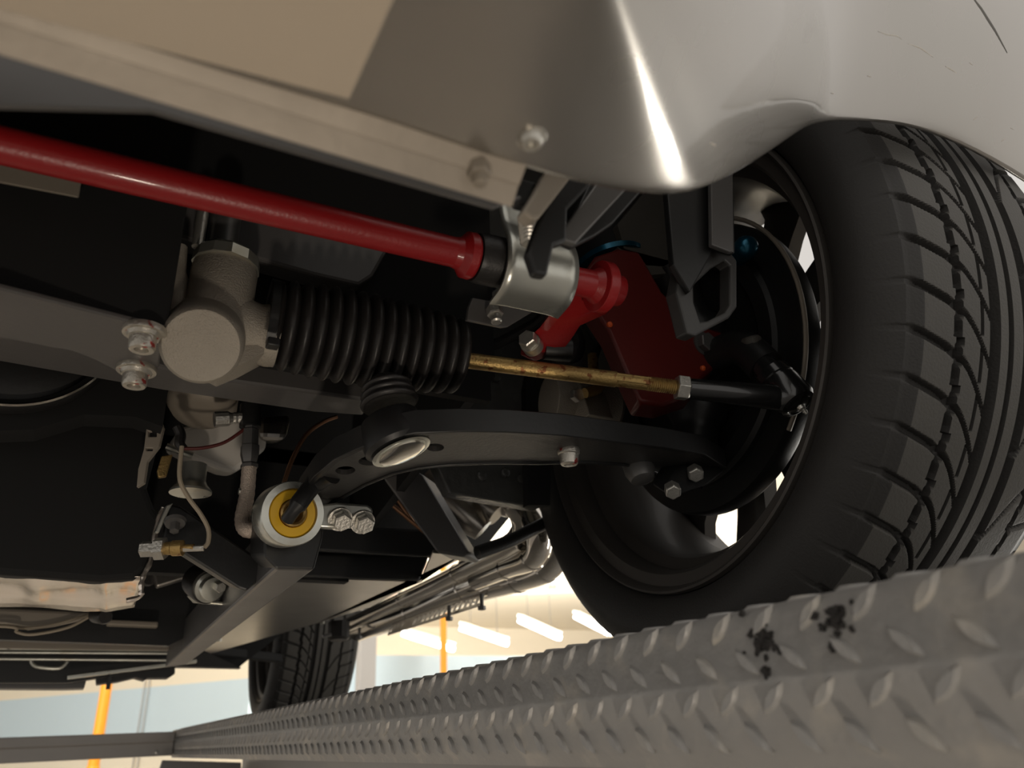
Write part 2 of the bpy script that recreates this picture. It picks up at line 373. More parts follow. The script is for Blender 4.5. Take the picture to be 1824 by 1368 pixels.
# ---------------------------------------------------------------- the car
car = thing('sports_car', 'silver low sports car raised on the lift, seen from under its nose', 'car', (0.2, 1.4, 0.0))
WC = Vector((.458, .536, .332))
wn = Vector((0.99821, -0.05866, 0.0114)).normalized()
we2 = Vector((-0.0586663, -0.99827765, 0)); we3 = we2.cross(wn)*-1
if we3.z < 0: we3 = -we3
def wp(s, r, deg):
    a = math.radians(deg); return WC+wn*s+(we2*math.cos(a)+we3*math.sin(a))*r

def tire_mesh():
    NT, rows = 2016, []
    pitch = 54
    side_in = [(0.012, .2235), (0.004, .226), (-0.002, .231), (-0.006, .240), (-0.008, .250), (-0.006, .262), (0.0, .272), (0.005, .278), (0.009, .2815)]
    side_out = [(0.2 - a, b) for a, b in side_in[::-1]]
    us = np.linspace(0, 1, 150)
    s0, s1 = 0.0125, 0.1875
    th = np.arange(NT)/NT*pitch
    prof = []
    for s, r in side_in:
        g = np.zeros(NT)
        if r > .277: g = .0012*np.clip((.065-np.abs(((th+.5) % 1)-.5))/.025+.5, 0, 1)
        prof.append((s, r-g))
    def gr(ph, w, dp):                        # a groove with sloped walls, centred on phase 0
        q = np.abs(((ph+.5) % 1)-.5); return dp*np.clip((w/2-q)/.06+.5, 0, 1)
    def depthf(u):
        d = np.zeros(NT)
        for c_, w_, dp in ((.23, .019, .0070), (.435, .028, .0075), (.535, .010, .006), (.64, .025, .0075), (.825, .013, .006)):
            cc = c_+0.016*((th % 1)-.5) if c_ in (.23, .825) else c_
            d = np.maximum(d, dp*np.clip((w_-np.abs(u-cc))/.004+.5, 0, 1))
        if u < .23: d = np.maximum(d, gr(th+1.6*u+1.2*max(0, u-.17), .16, .0055*min(1, .25+u/.06)))
        if .23 < u < .435:
            q = (u-.23)/.205; d = np.maximum(d, gr(th+.4+1.35*q**1.5, .12 if q < .9 else .06, .0055))
            if abs(q-.62) < .035: d = np.maximum(d, .005*np.clip((((th+.4+.75) % 1)-.25)/.05, 0, 1))
        if .64 < u < .825:
            q = (u-.64)/.185; d = np.maximum(d, gr(th*.5+0.8*(1-q)**1.5, .06, .0055))
        if u > .825: d = np.maximum(d, gr(th-1.5*(u-.825), .11, .005))
        return d
    for u in us:
        s = s0+(s1-s0)*u
        crown = .2890-0.0045*abs(2*u-1)**2.4-0.0025*max(0, abs(2*u-1)-.9)/.1
        prof.append((s, crown-depthf(u)))
    for s, r in side_out: prof.append((s, np.full(NT, r)))
    cs, sn = np.cos(np.arange(NT)/NT*2*np.pi), np.sin(np.arange(NT)/NT*2*np.pi)
    N, E2, E3 = np.array(wn), np.array(we2), np.array(we3)
    V = []
    for s, r in prof:
        r = np.broadcast_to(r, NT)
        V.append(N[None]*s+(E2[None]*cs[:, None]+E3[None]*sn[:, None])*r[:, None])
    V = np.concatenate(V); m_ = len(prof)
    F = []
    j = np.arange(NT); j2 = (j+1) % NT
    for i in range(m_-1): F.append(np.stack([i*NT+j, i*NT+j2, (i+1)*NT+j2, (i+1)*NT+j], 1))
    F = np.concatenate(F)
    me = bpy.data.meshes.new('tire'); me.vertices.add(len(V)); me.vertices.foreach_set('co', V.ravel())
    me.loops.add(F.size); me.loops.foreach_set('vertex_index', F.ravel().astype(np.int32))
    me.polygons.add(len(F)); me.polygons.foreach_set('loop_start', np.arange(len(F))*4); me.polygons.foreach_set('loop_total', np.full(len(F), 4))
    me.update(calc_edges=True); me.validate(); me.materials.append(M['tire']); me.materials.append(M['tread'])
    ni, nu = len(side_in), len(us); mi = np.zeros(len(F), np.int32)
    for i in range(ni, ni+nu-1): mi[i*NT:(i+1)*NT] = (depthf(us[i-ni]) < .002)*(1 if .05 < us[i-ni] < .97 else 0)
    me.polygons.foreach_set('material_index', mi)
    for p in me.polygons: p.use_smooth = True
    try: me.set_sharp_from_angle(angle=math.radians(30))
    except Exception: pass
    return me

wheel = None
def make_wheel():
    me = tire_mesh()
    o = bpy.data.objects.new('wheel', None)
    # rim: barrel
    mb = MB()
    prof = [(0.006, .2245), (0.001, .2235), (0.0, .2215), (0.003, .2185), (0.009, .2165), (0.011, .206), (0.016, .2025), (0.032, .2005), (0.038, .190), (0.050, .186), (0.12, .184), (0.150, .196), (0.180, .203), (0.188, .212), (0.197, .216), (0.2, .222), (0.197, .2245), (0.185, .219), (0.15, .208), (0.12, .196), (0.05, .196), (0.03, .210), (0.012, .213)]
    rows = [[WC+wn*s+(we2*math.cos(2*math.pi*k/120)+we3*math.sin(2*math.pi*k/120))*r for k in range(120)] for s, r in prof]
    mb.grid(rows, closed_u=True, closed_v=True)
    rim = build(mb, 'wheel_rim', M['rim'], car, smooth=40, label='charcoal alloy front wheel rim')
    c0 = CW[rim.name]
    # spokes
    for k in range(10):
        a = 68+36*k; m2 = MB(); rows = []
        for t, r, w, s, th_ in ((0, .04, .034, .135, .03), (1, .09, .036, .140, .024), (2, .15, .046, .150, .02), (3, .182, .056, .156, .02), (4, .200, .085, .158, .02)):
            c = wp(s, r, a); tdir = (we2*-math.sin(math.radians(a))+we3*math.cos(math.radians(a)))
            rows.append([c-tdir*w/2-wn*th_*.3, c-tdir*w/3-wn*th_*.5, c+tdir*w/3-wn*th_*.5, c+tdir*w/2-wn*th_*.3, c+tdir*w/2+wn*th_*.5, c-tdir*w/2+wn*th_*.5])
        m2.grid(rows, closed_u=True, cap=True); build(m2, 'spoke', M['rim'], rim, smooth=40)
    m2 = MB().lathe(WC+wn*.085, wn, [(0, .03), (0, .07), (.06, .068), (.085, .05), (.09, .03), (.085, 0)], 40, True); build(m2, 'hub_face', M['rim'], rim)
    t = bpy.data.objects.new('tire', me); C.objects.link(t); CW[t.name] = WC+Vector((0, 0, H0)); t.parent = car; t.location = CW[t.name]-CW[car.name]; t['label'] = 'black front tire with slashed tread'
    # rear copies
    off = Vector((0.0, 1.775, 0.0))
    rc = rim.copy(); C.objects.link(rc); rc.parent = car; rc.location = rim.location+off; rc['label'] = 'rear wheel rim'; 
    for ch in [c for c in C.objects if c.parent == rim]:
        k = ch.copy(); C.objects.link(k); k.parent = rc
    tc = t.copy(); C.objects.link(tc); tc.parent = car; tc.location = t.location+off; tc['label'] = 'rear tire'
    return rim
rim = make_wheel()

# brake disc and hub
mb = MB(); mb.lathe(WC+wn*.052, wn, [(0, .045), (0, .146), (.004, .148), (.018, .148), (.022, .146), (.022, .045)], 96, True)
disc = build(mb, 'brake_disc', M['black'], car, label='black front brake backing disc')
m2 = MB().lathe(WC+wn*.046, wn, [(0, .100), (-.003, .104), (-.003, .120), (0, .124), (.01, .124)], 80, False); build(m2, 'pressed_ring', M['black'], disc)
m2 = MB().lathe(WC+wn*.03, wn, [(0, 0.02), (-.004, .03), (0, .052), (.03, .06), (.06, .06)], 40, True); build(m2, 'hub', M['black'], disc)
rimarc = [wp(.05, .1525, a) for a in range(-45, 70, 5)]
build(MB().tube(rimarc, .0022, 8), 'disc_edge', M['brown'], disc)

# steering knuckle
mb = MB()
mb.tube(spline([PY(1190, 470, .49), PY(1230, 560, .50), PY(1250, 660, .51), PY(1240, 760, .52), PY(1232, 840, .52)], 5), [.018]*6+[.03]*9+[.022]*6, 16)
mb.tube(spline([PX(1260, 640, .47), PX(1320, 620, .475), PX(1365, 655, .478)], 5), .016, 14)
kn = build(mb, 'steering_knuckle', M['black'], car, smooth=60, label='black steering knuckle')
c = PX(1343, 628, .474); build(MB().lathe(c, (-.35, -.2, 1), [(0, .009), (.012, .009), (.014, .007)], 20), 'castle_nut', M['brown2'], kn)

# --- steering rack
A, B = PY(474, 574, .505), PY(822, 636, .495); ax = (B-A)
rb = MB(); nr = 15; prof = [(0, rad(50, A))]
Ln = ax.length
for i in range(nr*8+1):
    t = i/(nr*8); R = rad(80+48*t*(1-t), A)*(1-t)+rad(66+48*t*(1-t), B)*t
    if t < .05: R *= .92
    w = abs(math.sin(math.pi*t*nr))**.7
    prof.append((Ln*t, R*(0.76+0.24*w)))
prof.append((Ln, rad(20, B)))
rack = MB()
# housing: pinion tower, round cap and neck
c1 = PY(360, 612, .475)
capax = Vector((-0.10, -0.80, -0.60)).normalized()
rack.lathe(c1+capax*-0.055, capax, [(0, .018), (.006, .027), (.05, rad(72, c1)), (.060, rad(70, c1)), (.063, rad(64, c1)), (.064, 0)], 40)
tA, tB = PY(402, 478, .50), PY(378, 610, .50)
rack.lathe(tA, tB-tA, [(0, rad(52, tA)), (.004, rad(56, tA)), (.055, rad(57, tA)), (.07, rad(50, tA)), (.075, 0)], 36)
rack.lathe(PY(405, 585, .505), ax, [(-.005, rad(40, A)), (.004, rad(62, A)), (.020, rad(52, A)), (.028, rad(56, A)), (.034, rad(54, A))], 32)
rack.tube(spline([PY(318, 440, .50), PY(314, 500, .50), PY(306, 560, .495), PY(318, 610, .49)], 4), [.006]*4+[.008]*5+[.010]*4, 10)
rack.prism([PY(x, y, .49) for x, y in ((430, 515), (478, 560), (470, 628), (425, 652), (385, 668), (330, 640), (345, 560))], (.004, .028, .004))
rk = build(rack, 'steering_rack_housing', M['cast'], car, smooth=50, label='cast aluminium steering rack housing')
rk2 = MB().lathe(tA+(tA-tB).normalized()*.012, tB-tA, [(0, rad(40, tA)), (.001, rad(50, tA)), (.004, rad(57, tA)), (.012, rad(58, tA)), (.013, rad(40, tA))], 12); build(rk2, 'locking_ring', M['zinc'], rk, smooth=20)
for px in (352, 392):
    p = PY(px, 440, .505); build(MB().tube([p, p+Vector((0, 0, .03))], .0042, 12), 'pinion_stud', M['cboltt'], rk)
build(MB().lathe(PY(398, 420, .51), (0, 0, 1), [(-.01, .011), (.02, .011), (.03, .010)], 20), 'pinion_shaft', M['steel'], rk)
bw = MB().lathe(A, ax, prof, 48, True); bel = build(bw, 'rubber_bellows', M['rubber'], car, smooth=70, label='black ribbed rubber bellows')
q = A+ax*.018; build(MB().lathe(q, ax, [(-.003, rad(80, A)), (-.003, rad(78, A)), (.003, rad(78, A)), (.003, rad(80, A))], 40, False), 'clamp_band', M['black'], bel)
build(MB().box(PY(486, 612, .462), (.004, 0, 0), (0, .004, 0), (0, 0, .003)), 'clamp_buckle', M['black'], bel, bevel=.001)
# tie rod
T0, T1, T2 = PY(815, 640, .495), PY(1215, 691, .430), PX(1385, 708, .470)
tr_ = MB(); dT = (T1-T0); tr_.tube([T0, T0+dT*.70], rad(14.5, T0), 24)
tr_.lathe(T0+dT*.70, dT, [(0, rad(14.5, T1)), (.002, rad(13.4, T1)), (.028, rad(13.4, T1))], 6)
nthr = 17; th0 = T0+dT*.84; Lt = dT.length*.16; pr = []
for i in range(nthr*2+1): pr.append((Lt*i/(nthr*2), rad(13.5 if i % 2 else 12.0, T1)))
tr_.lathe(T0+dT*.695, dT, [(0, rad(13, T0)), (dT.length*.145, rad(12.6, T1))], 20); tr_.lathe(th0, dT, pr, 20)
tie = build(tr_, 'tie_rod', M['brass'], car, smooth=30, label='yellow zinc tie rod')
build(MB().hexa(T1-dT.normalized()*.005, dT, rad(23, T1), .0105, (0, .3, 1)), 'jam_nut', M['cboltt'], tie, smooth=20, bevel=.0008)
te = MB(); te.tube([T1+dT.normalized()*.004, T1.lerp(T2, .35), T1.lerp(T2, .8), T2], [rad(19, T1), rad(20, T1), rad(22, T2), rad(24, T2)], 24)
jc = PX(1372, 664, .476); jax = Vector((.16, -.42, -.88)).normalized()
te.lathe(jc, jax, [(-.012, .008), (-.010, .0115), (0, .013), (.002, .0155), (.010, .0158), (.011, .0148), (.013, .0148), (.014, .0165), (.034, .0168), (.038, .0145), (.039, .0115), (.0395, .0108), (.0385, .010), (.041, .006), (.0415, 0)], 36)
tend = build(te, 'tie_rod_end', M['gloss'], car, smooth=40, label='black tie rod end ball joint')
g = jc+jax*.041; build(MB().lathe(g, jax, [(0, .0035), (.003, .003), (.004, .0018), (.006, .0022), (.008, .0012)], 12), 'grease_fitting', M['cboltt'], tend)

# --- anti roll bar
ya = .385
def ARBp(x): return PY(x, 258+x*(517-258)/1095, ya)
a0, a1 = ARBp(-1500), ARBp(1075); rr = rad(30, ARBp(600))*.97
arb = build(MB().tube([a0, a1], rr, 40), 'anti_roll_bar', M['red'], car, label='red anti-roll bar')
axn = (a1-a0).normalized()
cc = ARBp(832)
build(MB().lathe(cc, axn, [(-.010, rr), (-.006, rr*1.10), (-.003, rr*1.42), (-.002, rr*1.55), (.003, rr*1.58), (.0045, rr*1.5), (.0045, rr)], 40), 'collar', M['red'], arb, smooth=28)
build(MB().lathe(ARBp(845), axn, [(0, rr*.9), (0, rr*1.62), (.003, rr*1.72), (.055, rr*1.72), (.056, rr)], 40), 'rubber_bush', M['rubber'], arb)
# clamp: strap wrapped over the bush with two tabs
s0, s1 = ARBp(878), ARBp(1000)
_, ux, vx = frame(axn, (0, 0, 1))
R2 = rr*1.80
prof = []
prof += [(R2*2.7, -R2*.55), (R2*1.5, -R2*.62)]
for k in range(13):
    a = math.radians(62+ (298-62)*k/12); prof.append((R2*math.cos(a), -R2*math.sin(a) if False else -R2*abs(math.sin(a))*0 - R2*math.sin(math.radians(20+140*k/12))*1.0))
prof = [(R2*2.5, -R2*.50), (R2*1.35, -R2*.72), (R2*.95, -R2*.86), (R2*.45, -R2*1.05), (0, -R2*1.12), (-R2*.5, -R2*1.05), (-R2*.95, -R2*.8), (-R2*1.25, -R2*.40), (-R2*1.35, R2*.1), (-R2*1.4, R2*.5)]
pts = spline([Vector((u, v, 0)) for u, v in prof], 5)
# u = up, v = towards the rear of the car when positive
rearv = Vector((0, 1, 0)); rearv = (rearv-axn*rearv.dot(axn)-ux*rearv.dot(ux)).normalized()
def strap(t, p, ex=0): 
    c = s0.lerp(s1, t); return c+ux*p.x+rearv*p.y
mb = MB(); rows = []
for i in range(9):
    t = i/8; fl_ = 1+0.05*abs(2*t-1)**6
    rows.append([strap(t, Vector((p.x*fl_, p.y*fl_, 0))) for p in pts])
mb.grid(rows)
cl_ = build(mb, 'mounting_clamp', M['zinc'], arb, smooth=60, solid=.0022, label='zinc plated clamp')
# end boss, cap and lever arm
e0 = ARBp(1060); build(MB().lathe(e0, axn, [(-.020, rr), (-.004, rr*1.05), (.001, rr*1.35), (.0015, rr*1.85), (.002, rr*1.9), (.009, rr*1.9), (.010, rr*1.83), (.010, rr*.9)], 44), 'end_flange', M['red'], arb, smooth=28)
e1 = ARBp(1096); build(MB().lathe(e1, axn, [(-.014, rr*1.15), (.003, rr*1.15), (.0045, rr*.98), (.0045, 0)], 36), 'end_cap', M['red'], arb, smooth=28)
lx = [(985, 500), (1000, 505), (1070, 520), (1082, 535), (1065, 552), (1020, 572), (1002, 600), (988, 618), (940, 637), (926, 632), (930, 612), (958, 585), (985, 550)]
ypos = [.385, .385, .385, .392, .40, .42, .44, .455, .475, .48, .475, .44, .40]
poly = [PY(x, y, Y+.012) for (x, y), Y in zip(lx, ypos)]
mb = MB().prism([Vector(p) for p in poly], (0.010, 0.004, 0.0)); build(mb, 'lever_arm', M['red'], arb, smooth=25, bevel=.0012)
c = PY(944, 610, .462); nb = MB().hexa(c, (-.75, -.6, .1), rad(17, c), .008); nb.lathe(c, (-.75, -.6, .1), [(-.008, rad(19, c)), (0, rad(19, c))], 24); build(nb, 'link_bolt', M['cboltt'], arb, smooth=20)
c = PY(990, 622, .475); build(MB().lathe(c, (1, -.3, 0), [(-.01, rad(20, c)), (.012, rad(22, c)), (.016, rad(14, c))], 24), 'link_joint', M['black'], arb)
# bracket plate with stud below the clamp
bp = MB().prism([PY(x, y, .43) for x, y in ((842, 530), (925, 545), (975, 540), (905, 582), (895, 583), (832, 570), (835, 548))], (0, .004, .001)); brk = build(bp, 'clamp_bracket', M['grey'], car, smooth=0, bevel=.0006)
c = PY(880, 548, .424); nb = MB(); nb.hexa(c, (0, -.25, -1), rad(15, c), .008); nb.lathe(c+Vector((0, -.002, -.008)), (0, -.2, -1), [(0, rad(10, c)), (.005, rad(10, c)), (.006, rad(7, c))], 16); build(nb, 'stud_nut', M['cboltt'], brk, smooth=20)
# coil spring stud above the clamp
c = PY(940, 392, .30); pr = [(0.0012*i, .0046 if i % 2 else .0058) for i in range(14)]; build(MB().lathe(c, (0.05, 0, -1), pr, 16), 'threaded_stud', M['cboltt'], arb)

# --- strut with red bracket
mb = MB(); dpl = [(1030, 500), (1060, 455), (1100, 442), (1138, 447), (1156, 478), (1180, 520), (1235, 575), (1285, 590), (1300, 625), (1292, 640), (1250, 675), (1235, 705), (1180, 722), (1140, 716), (1118, 668), (1085, 590), (1052, 540)]
mb.prism([PY(x, y, .462) for x, y in dpl], (0.012, .030, 0))
st = build(mb, 'strut_bracket', M['darkred'], car, smooth=30, bevel=.003, label='dark red strut bracket')
c = PY(1085, 470, .52); tt = MB(); topv = PY(1035, 330, .53)-c
tt.tube([c-topv*.1, c+topv*1.3], .030, 32); build(tt, 'spring_sleeve', M['void'], st)
build(MB().lathe(c-topv.normalized()*.002, topv, [(-.004, .022), (-.003, .037), (.002, .038), (.004, .034)], 40), 'spring_seat', M['teal'], st, label='teal anodised spring seat')
build(MB().lathe(c+topv*.75, topv, [(-.002, .030), (-.002, .036), (.002, .036), (.002, .030)], 36), 'lock_ring', M['steel'], st)
for px, py in ((1086, 578), (1252, 656)):
    p = PY(px, py, .461); build(MB().lathe(p, (0, -1, -.2), [(-.002, .0025), (.001, .0025), (.002, .001)], 10), 'orange_paint_dot', mat('orange_mark', (.8, .12, .02), .5), st)
c = PY(1255, 612, .460); nb = MB(); nb.hexa(c, (0, -1, -.1), rad(18, c), .007); nb.lathe(c, (0, -1, -.1), [(-.004, rad(22, c)), (0, rad(22, c))], 20); build(nb, 'strut_bolt', M['steel'], st, smooth=20)
c = PX(1330, 440, .478); build(MB().lathe(c, (-.5, -1, -.3), [(-.02, .011), (.0, .011), (.005, .009), (.008, .005), (.0085, 0)], 28), 'knuckle_cap', M['teal'], kn)

# --- caliper like body and its lines
c = PY(975, 712, .60); d_ = Vector((1, -.12, .02))
cb = MB(); cb.lathe(c, d_, [(0, .018), (.001, .026), (.022, .026), (.024, .022), (.030, .022), (.033, .028), (.070, .028), (.075, .024)], 36)
cb.box(PY(1050, 720, .575), (.014, 0, 0), (0, .012, 0), (0, .006, .020))
cal = build(cb, 'brake_caliper', M['cast'], car, smooth=35, bevel=.001, label='grey metal brake caliper')
c = PY(1025, 705, .56); build(MB().hexa(c, (0, -1, -.2), .007, .007), 'banjo_bolt', M['cboltt'], cal, smooth=20)
build(MB().tube(spline([PY(1042, 700, .55), PY(1068, 690, .55), PY(1058, 665, .55), PY(1056, 632, .55)], 5), .005, 12), 'brake_line', M['brass'], cal)
build(MB().tube(spline([PY(1057, 638, .55), PY(1062, 610, .55), PY(1045, 572, .55), PY(1010, 548, .56), PY(980, 530, .6)], 6), .0048, 12), 'brake_hose', M['rubber'], cal)
c = PY(1000, 610, .60); build(MB().lathe(c, (.3, -1, -.2), [(0, .024), (.012, .024), (.014, .02), (.014, .012), (.008, .011), (.008, 0)], 32), 'hose_union', M['steel'], cal)

# --- lower control arm (flat stamped plate with flanges and holes)
def arm_z(x):  return .178+.030*max(0, min(1, (x-500)/740.))
def AP(x, y, dz=0): return PZ(x, y, arm_z(x)+dz)
low = [(520, 932), (560, 912), (600, 890), (650, 862), (700, 842), (745, 832), (800, 826), (880, 823), (960, 824), (1040, 822), (1110, 826), (1165, 838), (1215, 862), (1250, 868)]
up = [(1290, 830), (1250, 806), (1180, 794), (1100, 784), (1000, 772), (900, 766), (820, 765), (740, 768), (690, 778), (640, 796), (600, 815), (565, 845), (538, 882), (515, 920)]
outer = [AP(*p) for p in low]+[AP(*p) for p in up]
def ell(cx_, cy_, rx, ry, rot=0, n=18):
    o = []
    for k in range(n):
        a = 2*math.pi*k/n; x, y = rx*math.cos(a), ry*math.sin(a); c_, s_ = math.cos(rot), math.sin(rot); o.append(AP(cx_+x*c_-y*s_, cy_+x*s_+y*c_))
    return o
holes = [ell(664, 820, 26, 9, -.1), ell(615, 838, 18, 7.5, -.05), ell(589, 857, 15, 6, 0), ell(775, 797, 16, 7, 0)]
mb = MB().plate(outer, holes, (0, 0, .004))
M['arm'] = mat('satin_black_arm', (0.045, 0.043, 0.041), 0.42, 0.1, 0, 0.15, 40, 0.1, 300)
armo = build(mb, 'lower_control_arm', M['arm'], car, smooth=20, bevel=0, label='black stamped lower control arm')
# flanges
def flange(pts, drop, th, name, rise=.020):
    rows = []
    P_ = [AP(*p) for p in pts]
    for p in P_: rows.append(p)
    m2 = MB(); n_ = len(P_); r1 = []
    for i, p in enumerate(P_):
        t = (P_[min(i+1, n_-1)]-P_[max(i-1, 0)]).normalized(); nn = Vector((-t.y, t.x, 0)).normalized()*th/2
        r1.append([p-nn+Vector((0, 0, -drop)), p+nn+Vector((0, 0, -drop)), p+nn+Vector((0, 0, rise)), p-nn+Vector((0, 0, rise))])
    m2.grid(r1, closed_u=True, cap=True); return build(m2, name, M['black'], armo, smooth=50, bevel=.0008)
flange([(1290, 830), (1250, 806), (1180, 794), (1100, 784), (1000, 772), (900, 766), (820, 765), (740, 768), (690, 778), (640, 796), (600, 815), (565, 845), (538, 882), (515, 925)], .0025, .005, 'front_flange', .015)
flange(low, .0018, .003, 'rear_flange', .014)
# inner ball joint with boot
c = PZ(706, 782, .190); bax = Vector((-.34, .18, 1)).normalized()
bj = MB().lathe(c+bax*-.009, bax, [(0, .012), (.001, .0215), (.004, .0240), (.010, .0240), (.024, .021), (.026, .0195)], 40); build(bj, 'ball_joint_housing', M['black'], armo)
build(MB().lathe(c+bax*-.0105, -bax, [(0, .021), (.0005, .0185), (.001, .0185)], 40), 'joint_ring', M['zinc'], armo, label='bright ring')
build(MB().lathe(c+bax*-.0105, -bax, [(-.001, .0165), (.0015, .0165), (.0032, .012), (.0036, 0)], 36), 'joint_cap', M['chrome'], armo, label='shiny metal cap')
pr = [(.026, .019)]
for i in range(25): pr.append((.026+.018*i/24, (.0215-.004*i/24)*(0.84+.16*abs(math.sin(math.pi*i/24*3)))))
pr.append((.048, .010)); build(MB().lathe(c, Vector((-.16, .12, 1)), pr, 36), 'rubber_boot', M['rubber'], armo, smooth=70)
# rear lollipop bushing
c = PY(512, 917, .60); lax = Vector((.10, -1, -.15)).normalized(); R3 = rad(57, c)
build(MB().lathe(c, lax, [(-.012, R3*.60), (-.012, R3*.96), (-.010, R3), (.012, R3), (.014, R3*.97), (.0145, R3*.76), (.012, R3*.74)], 56, False), 'bushing_housing', M['zinc'], armo, smooth=40, label='silver bushing ring')
build(MB().lathe(c, lax, [(-.012, R3*.74), (.012, R3*.74), (.0135, R3*.70), (.0142, R3*.45), (.013, R3*.42), (-.012, R3*.40)], 48, False), 'polyurethane_bushing', M['yellow'], armo, label='yellow bushing')
build(MB().lathe(c, lax, [(-.014, R3*.41), (.016, R3*.41), (.017, R3*.36), (.015, R3*.30), (-.014, R3*.30)], 36), 'bushing_sleeve', M['brass'], armo)
# arm tip that enters the bushing
tip = [PY(512, 925, .575), PY(530, 900, .565), AP(560, 862, 0), AP(590, 842, .004)]
build(MB().tube(spline(tip, 5), [.0052]*5+[.007]*5+[.008]*5+[.009]*1, 12), 'arm_tip', M['black'], armo)
# bushing bracket with two bolts
bb = [PY(x, y, .60) for x, y in ((560, 900), (600, 895), (655, 899), (665, 906), (663, 930), (650, 938), (600, 942), (568, 940))]
bkt = build(MB().prism(bb, (.002, .020, .004)), 'bushing_bracket', M['zinc'], car, smooth=20, bevel=.002, label='zinc bracket of the rear bushing')
for px, py in ((606, 922), (646, 927)):
    p = PY(px, py, .598); ba = Vector((0, -.8, -.6)); nb = MB(); nb.lathe(p-Vector((0, -.002, 0)), ba, [(0, rad(22, p)), (.003, rad(22, p))], 24); nb.hexa(p+ba*.003, ba, rad(17, p), .008); build(nb, 'bracket_bolt', M['cboltt'], bkt, smooth=20)
# outer ball joint with two bolts
c = PY(1240, 842, .50)
oj = [PY(x, y, .485) for x, y in ((1190, 862), (1205, 838), (1235, 822), (1268, 820), (1293, 830), (1290, 842), (1260, 865), (1210, 884), (1186, 880))]
ojo = build(MB().prism(oj, (0, .016, .012)), 'outer_ball_joint', M['black'], armo, smooth=30, bevel=.002)
for px, py in ((1236, 838), (1196, 868)):
    p = PY(px, py, .483); build(MB().hexa(p, (-.35, -.6, -.7), rad(15, p), .010), 'joint_bolt', M['cboltt'], armo, smooth=20, bevel=.0006)
c = PY(1140, 840, .50); build(MB().lathe(c, (0, -.3, -1), [(-.012, .013), (.0, .013), (.008, .010), (.010, .005)], 24), 'arm_stop', M['steel'], armo)
# bolt through the arm
p = AP(1013, 806, -.002); nb = MB(); nb.lathe(p+Vector((0, 0, .002)), (0, .05, -1), [(-.002, .0085), (0, .0090), (.003, .0086), (.004, .0078), (.011, .0068), (.012, .006), (.0122, .004), (.010, .0035), (.010, 0)], 24); build(nb, 'arm_bolt', M['bolt'], armo, smooth=30)

# --- chassis members
def tubebox(a, b, w, h, name, m, ref=(0, 0, 1), lab=None, bev=.002, par=car): return build(MB().bar(a, b, w, h, ref), name, m, par, smooth=0, bevel=bev, label=lab)
# front crossmember: front face shade put into the box colour, lit bottom face
zc = .235
f0, f1 = PZ(-350, 431, zc), PZ(293, 588, zc)
b0, b1 = PZ(-350, 540, zc), PZ(130, 625, zc)
bot = [PZ(0, 515, zc)+Vector((-.5, 0, 0)), PZ(0, 515, zc), PZ(292, 588, zc), PZ(283, 655, zc), PZ(268, 668, zc), PZ(222, 672, zc), PZ(195, 655, zc), PZ(160, 638, zc), PZ(130, 626, zc), PZ(0, 602, zc), PZ(0, 602, zc)+Vector((-.5, 0, 0))]
cm = build(MB().prism(bot, (0, 0, .004)), 'front_crossmember', M['grey'], car, smooth=0, bevel=.0012, label='grey front crossmember')
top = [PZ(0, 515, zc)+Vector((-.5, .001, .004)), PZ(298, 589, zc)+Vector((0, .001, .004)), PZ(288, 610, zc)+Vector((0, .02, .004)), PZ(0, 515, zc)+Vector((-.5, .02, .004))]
build(MB().prism(top, (0, 0, .11)), 'crossmember_box', M['void'], cm, smooth=0, bevel=.002, label='upper box with shade put into its black colour')
def flbolt(px, py, par, zc_=zc, r=.0078):
    p = PZ(px, py, zc_); nb = MB()
    nb.lathe(p, (0, 0, -1), [(-.001, r*1.60), (.0015, r*1.65), (.003, r*1.60), (.0032, r*1.3), (.0055, r*1.15)], 32); nb.lathe(p, (0, 0, -1), [(.003, r*1.02), (.0125, r*1.0), (.0138, r*.9), (.0138, r*.55), (.0115, r*.5), (.0115, 0)], 24)
    build(nb, 'flange_bolt', M['bolt'], par, smooth=30)
flbolt(258, 588, cm); flbolt(244, 655, cm)
# engine bay lining, so that no daylight comes down through the car
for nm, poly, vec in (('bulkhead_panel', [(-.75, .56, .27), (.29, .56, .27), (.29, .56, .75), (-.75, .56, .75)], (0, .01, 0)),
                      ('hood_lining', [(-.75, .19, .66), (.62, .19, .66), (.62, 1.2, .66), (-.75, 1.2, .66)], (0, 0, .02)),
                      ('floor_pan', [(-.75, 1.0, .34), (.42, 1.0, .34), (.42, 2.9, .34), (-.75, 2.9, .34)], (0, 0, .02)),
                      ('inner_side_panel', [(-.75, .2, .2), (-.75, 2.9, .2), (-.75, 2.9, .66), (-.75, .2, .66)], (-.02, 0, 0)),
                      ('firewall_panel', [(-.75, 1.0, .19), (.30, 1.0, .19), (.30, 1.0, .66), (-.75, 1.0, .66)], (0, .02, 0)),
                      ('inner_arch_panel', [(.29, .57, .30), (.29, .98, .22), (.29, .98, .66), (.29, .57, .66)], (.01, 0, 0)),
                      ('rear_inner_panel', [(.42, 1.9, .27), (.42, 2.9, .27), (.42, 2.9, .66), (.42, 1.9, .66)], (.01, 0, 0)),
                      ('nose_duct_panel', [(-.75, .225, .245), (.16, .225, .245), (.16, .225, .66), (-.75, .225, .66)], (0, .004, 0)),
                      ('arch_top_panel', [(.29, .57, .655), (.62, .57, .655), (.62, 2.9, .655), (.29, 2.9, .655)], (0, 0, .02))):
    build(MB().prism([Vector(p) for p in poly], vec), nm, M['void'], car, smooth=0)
# small lit plate at far left
build(MB().prism([PY(x, y, .45) for x, y in ((-80, 268), (145, 320), (140, 352), (-80, 310))], (0, .004, .002)), 'bracket_plate', M['brown'], car, smooth=0, bevel=.001)
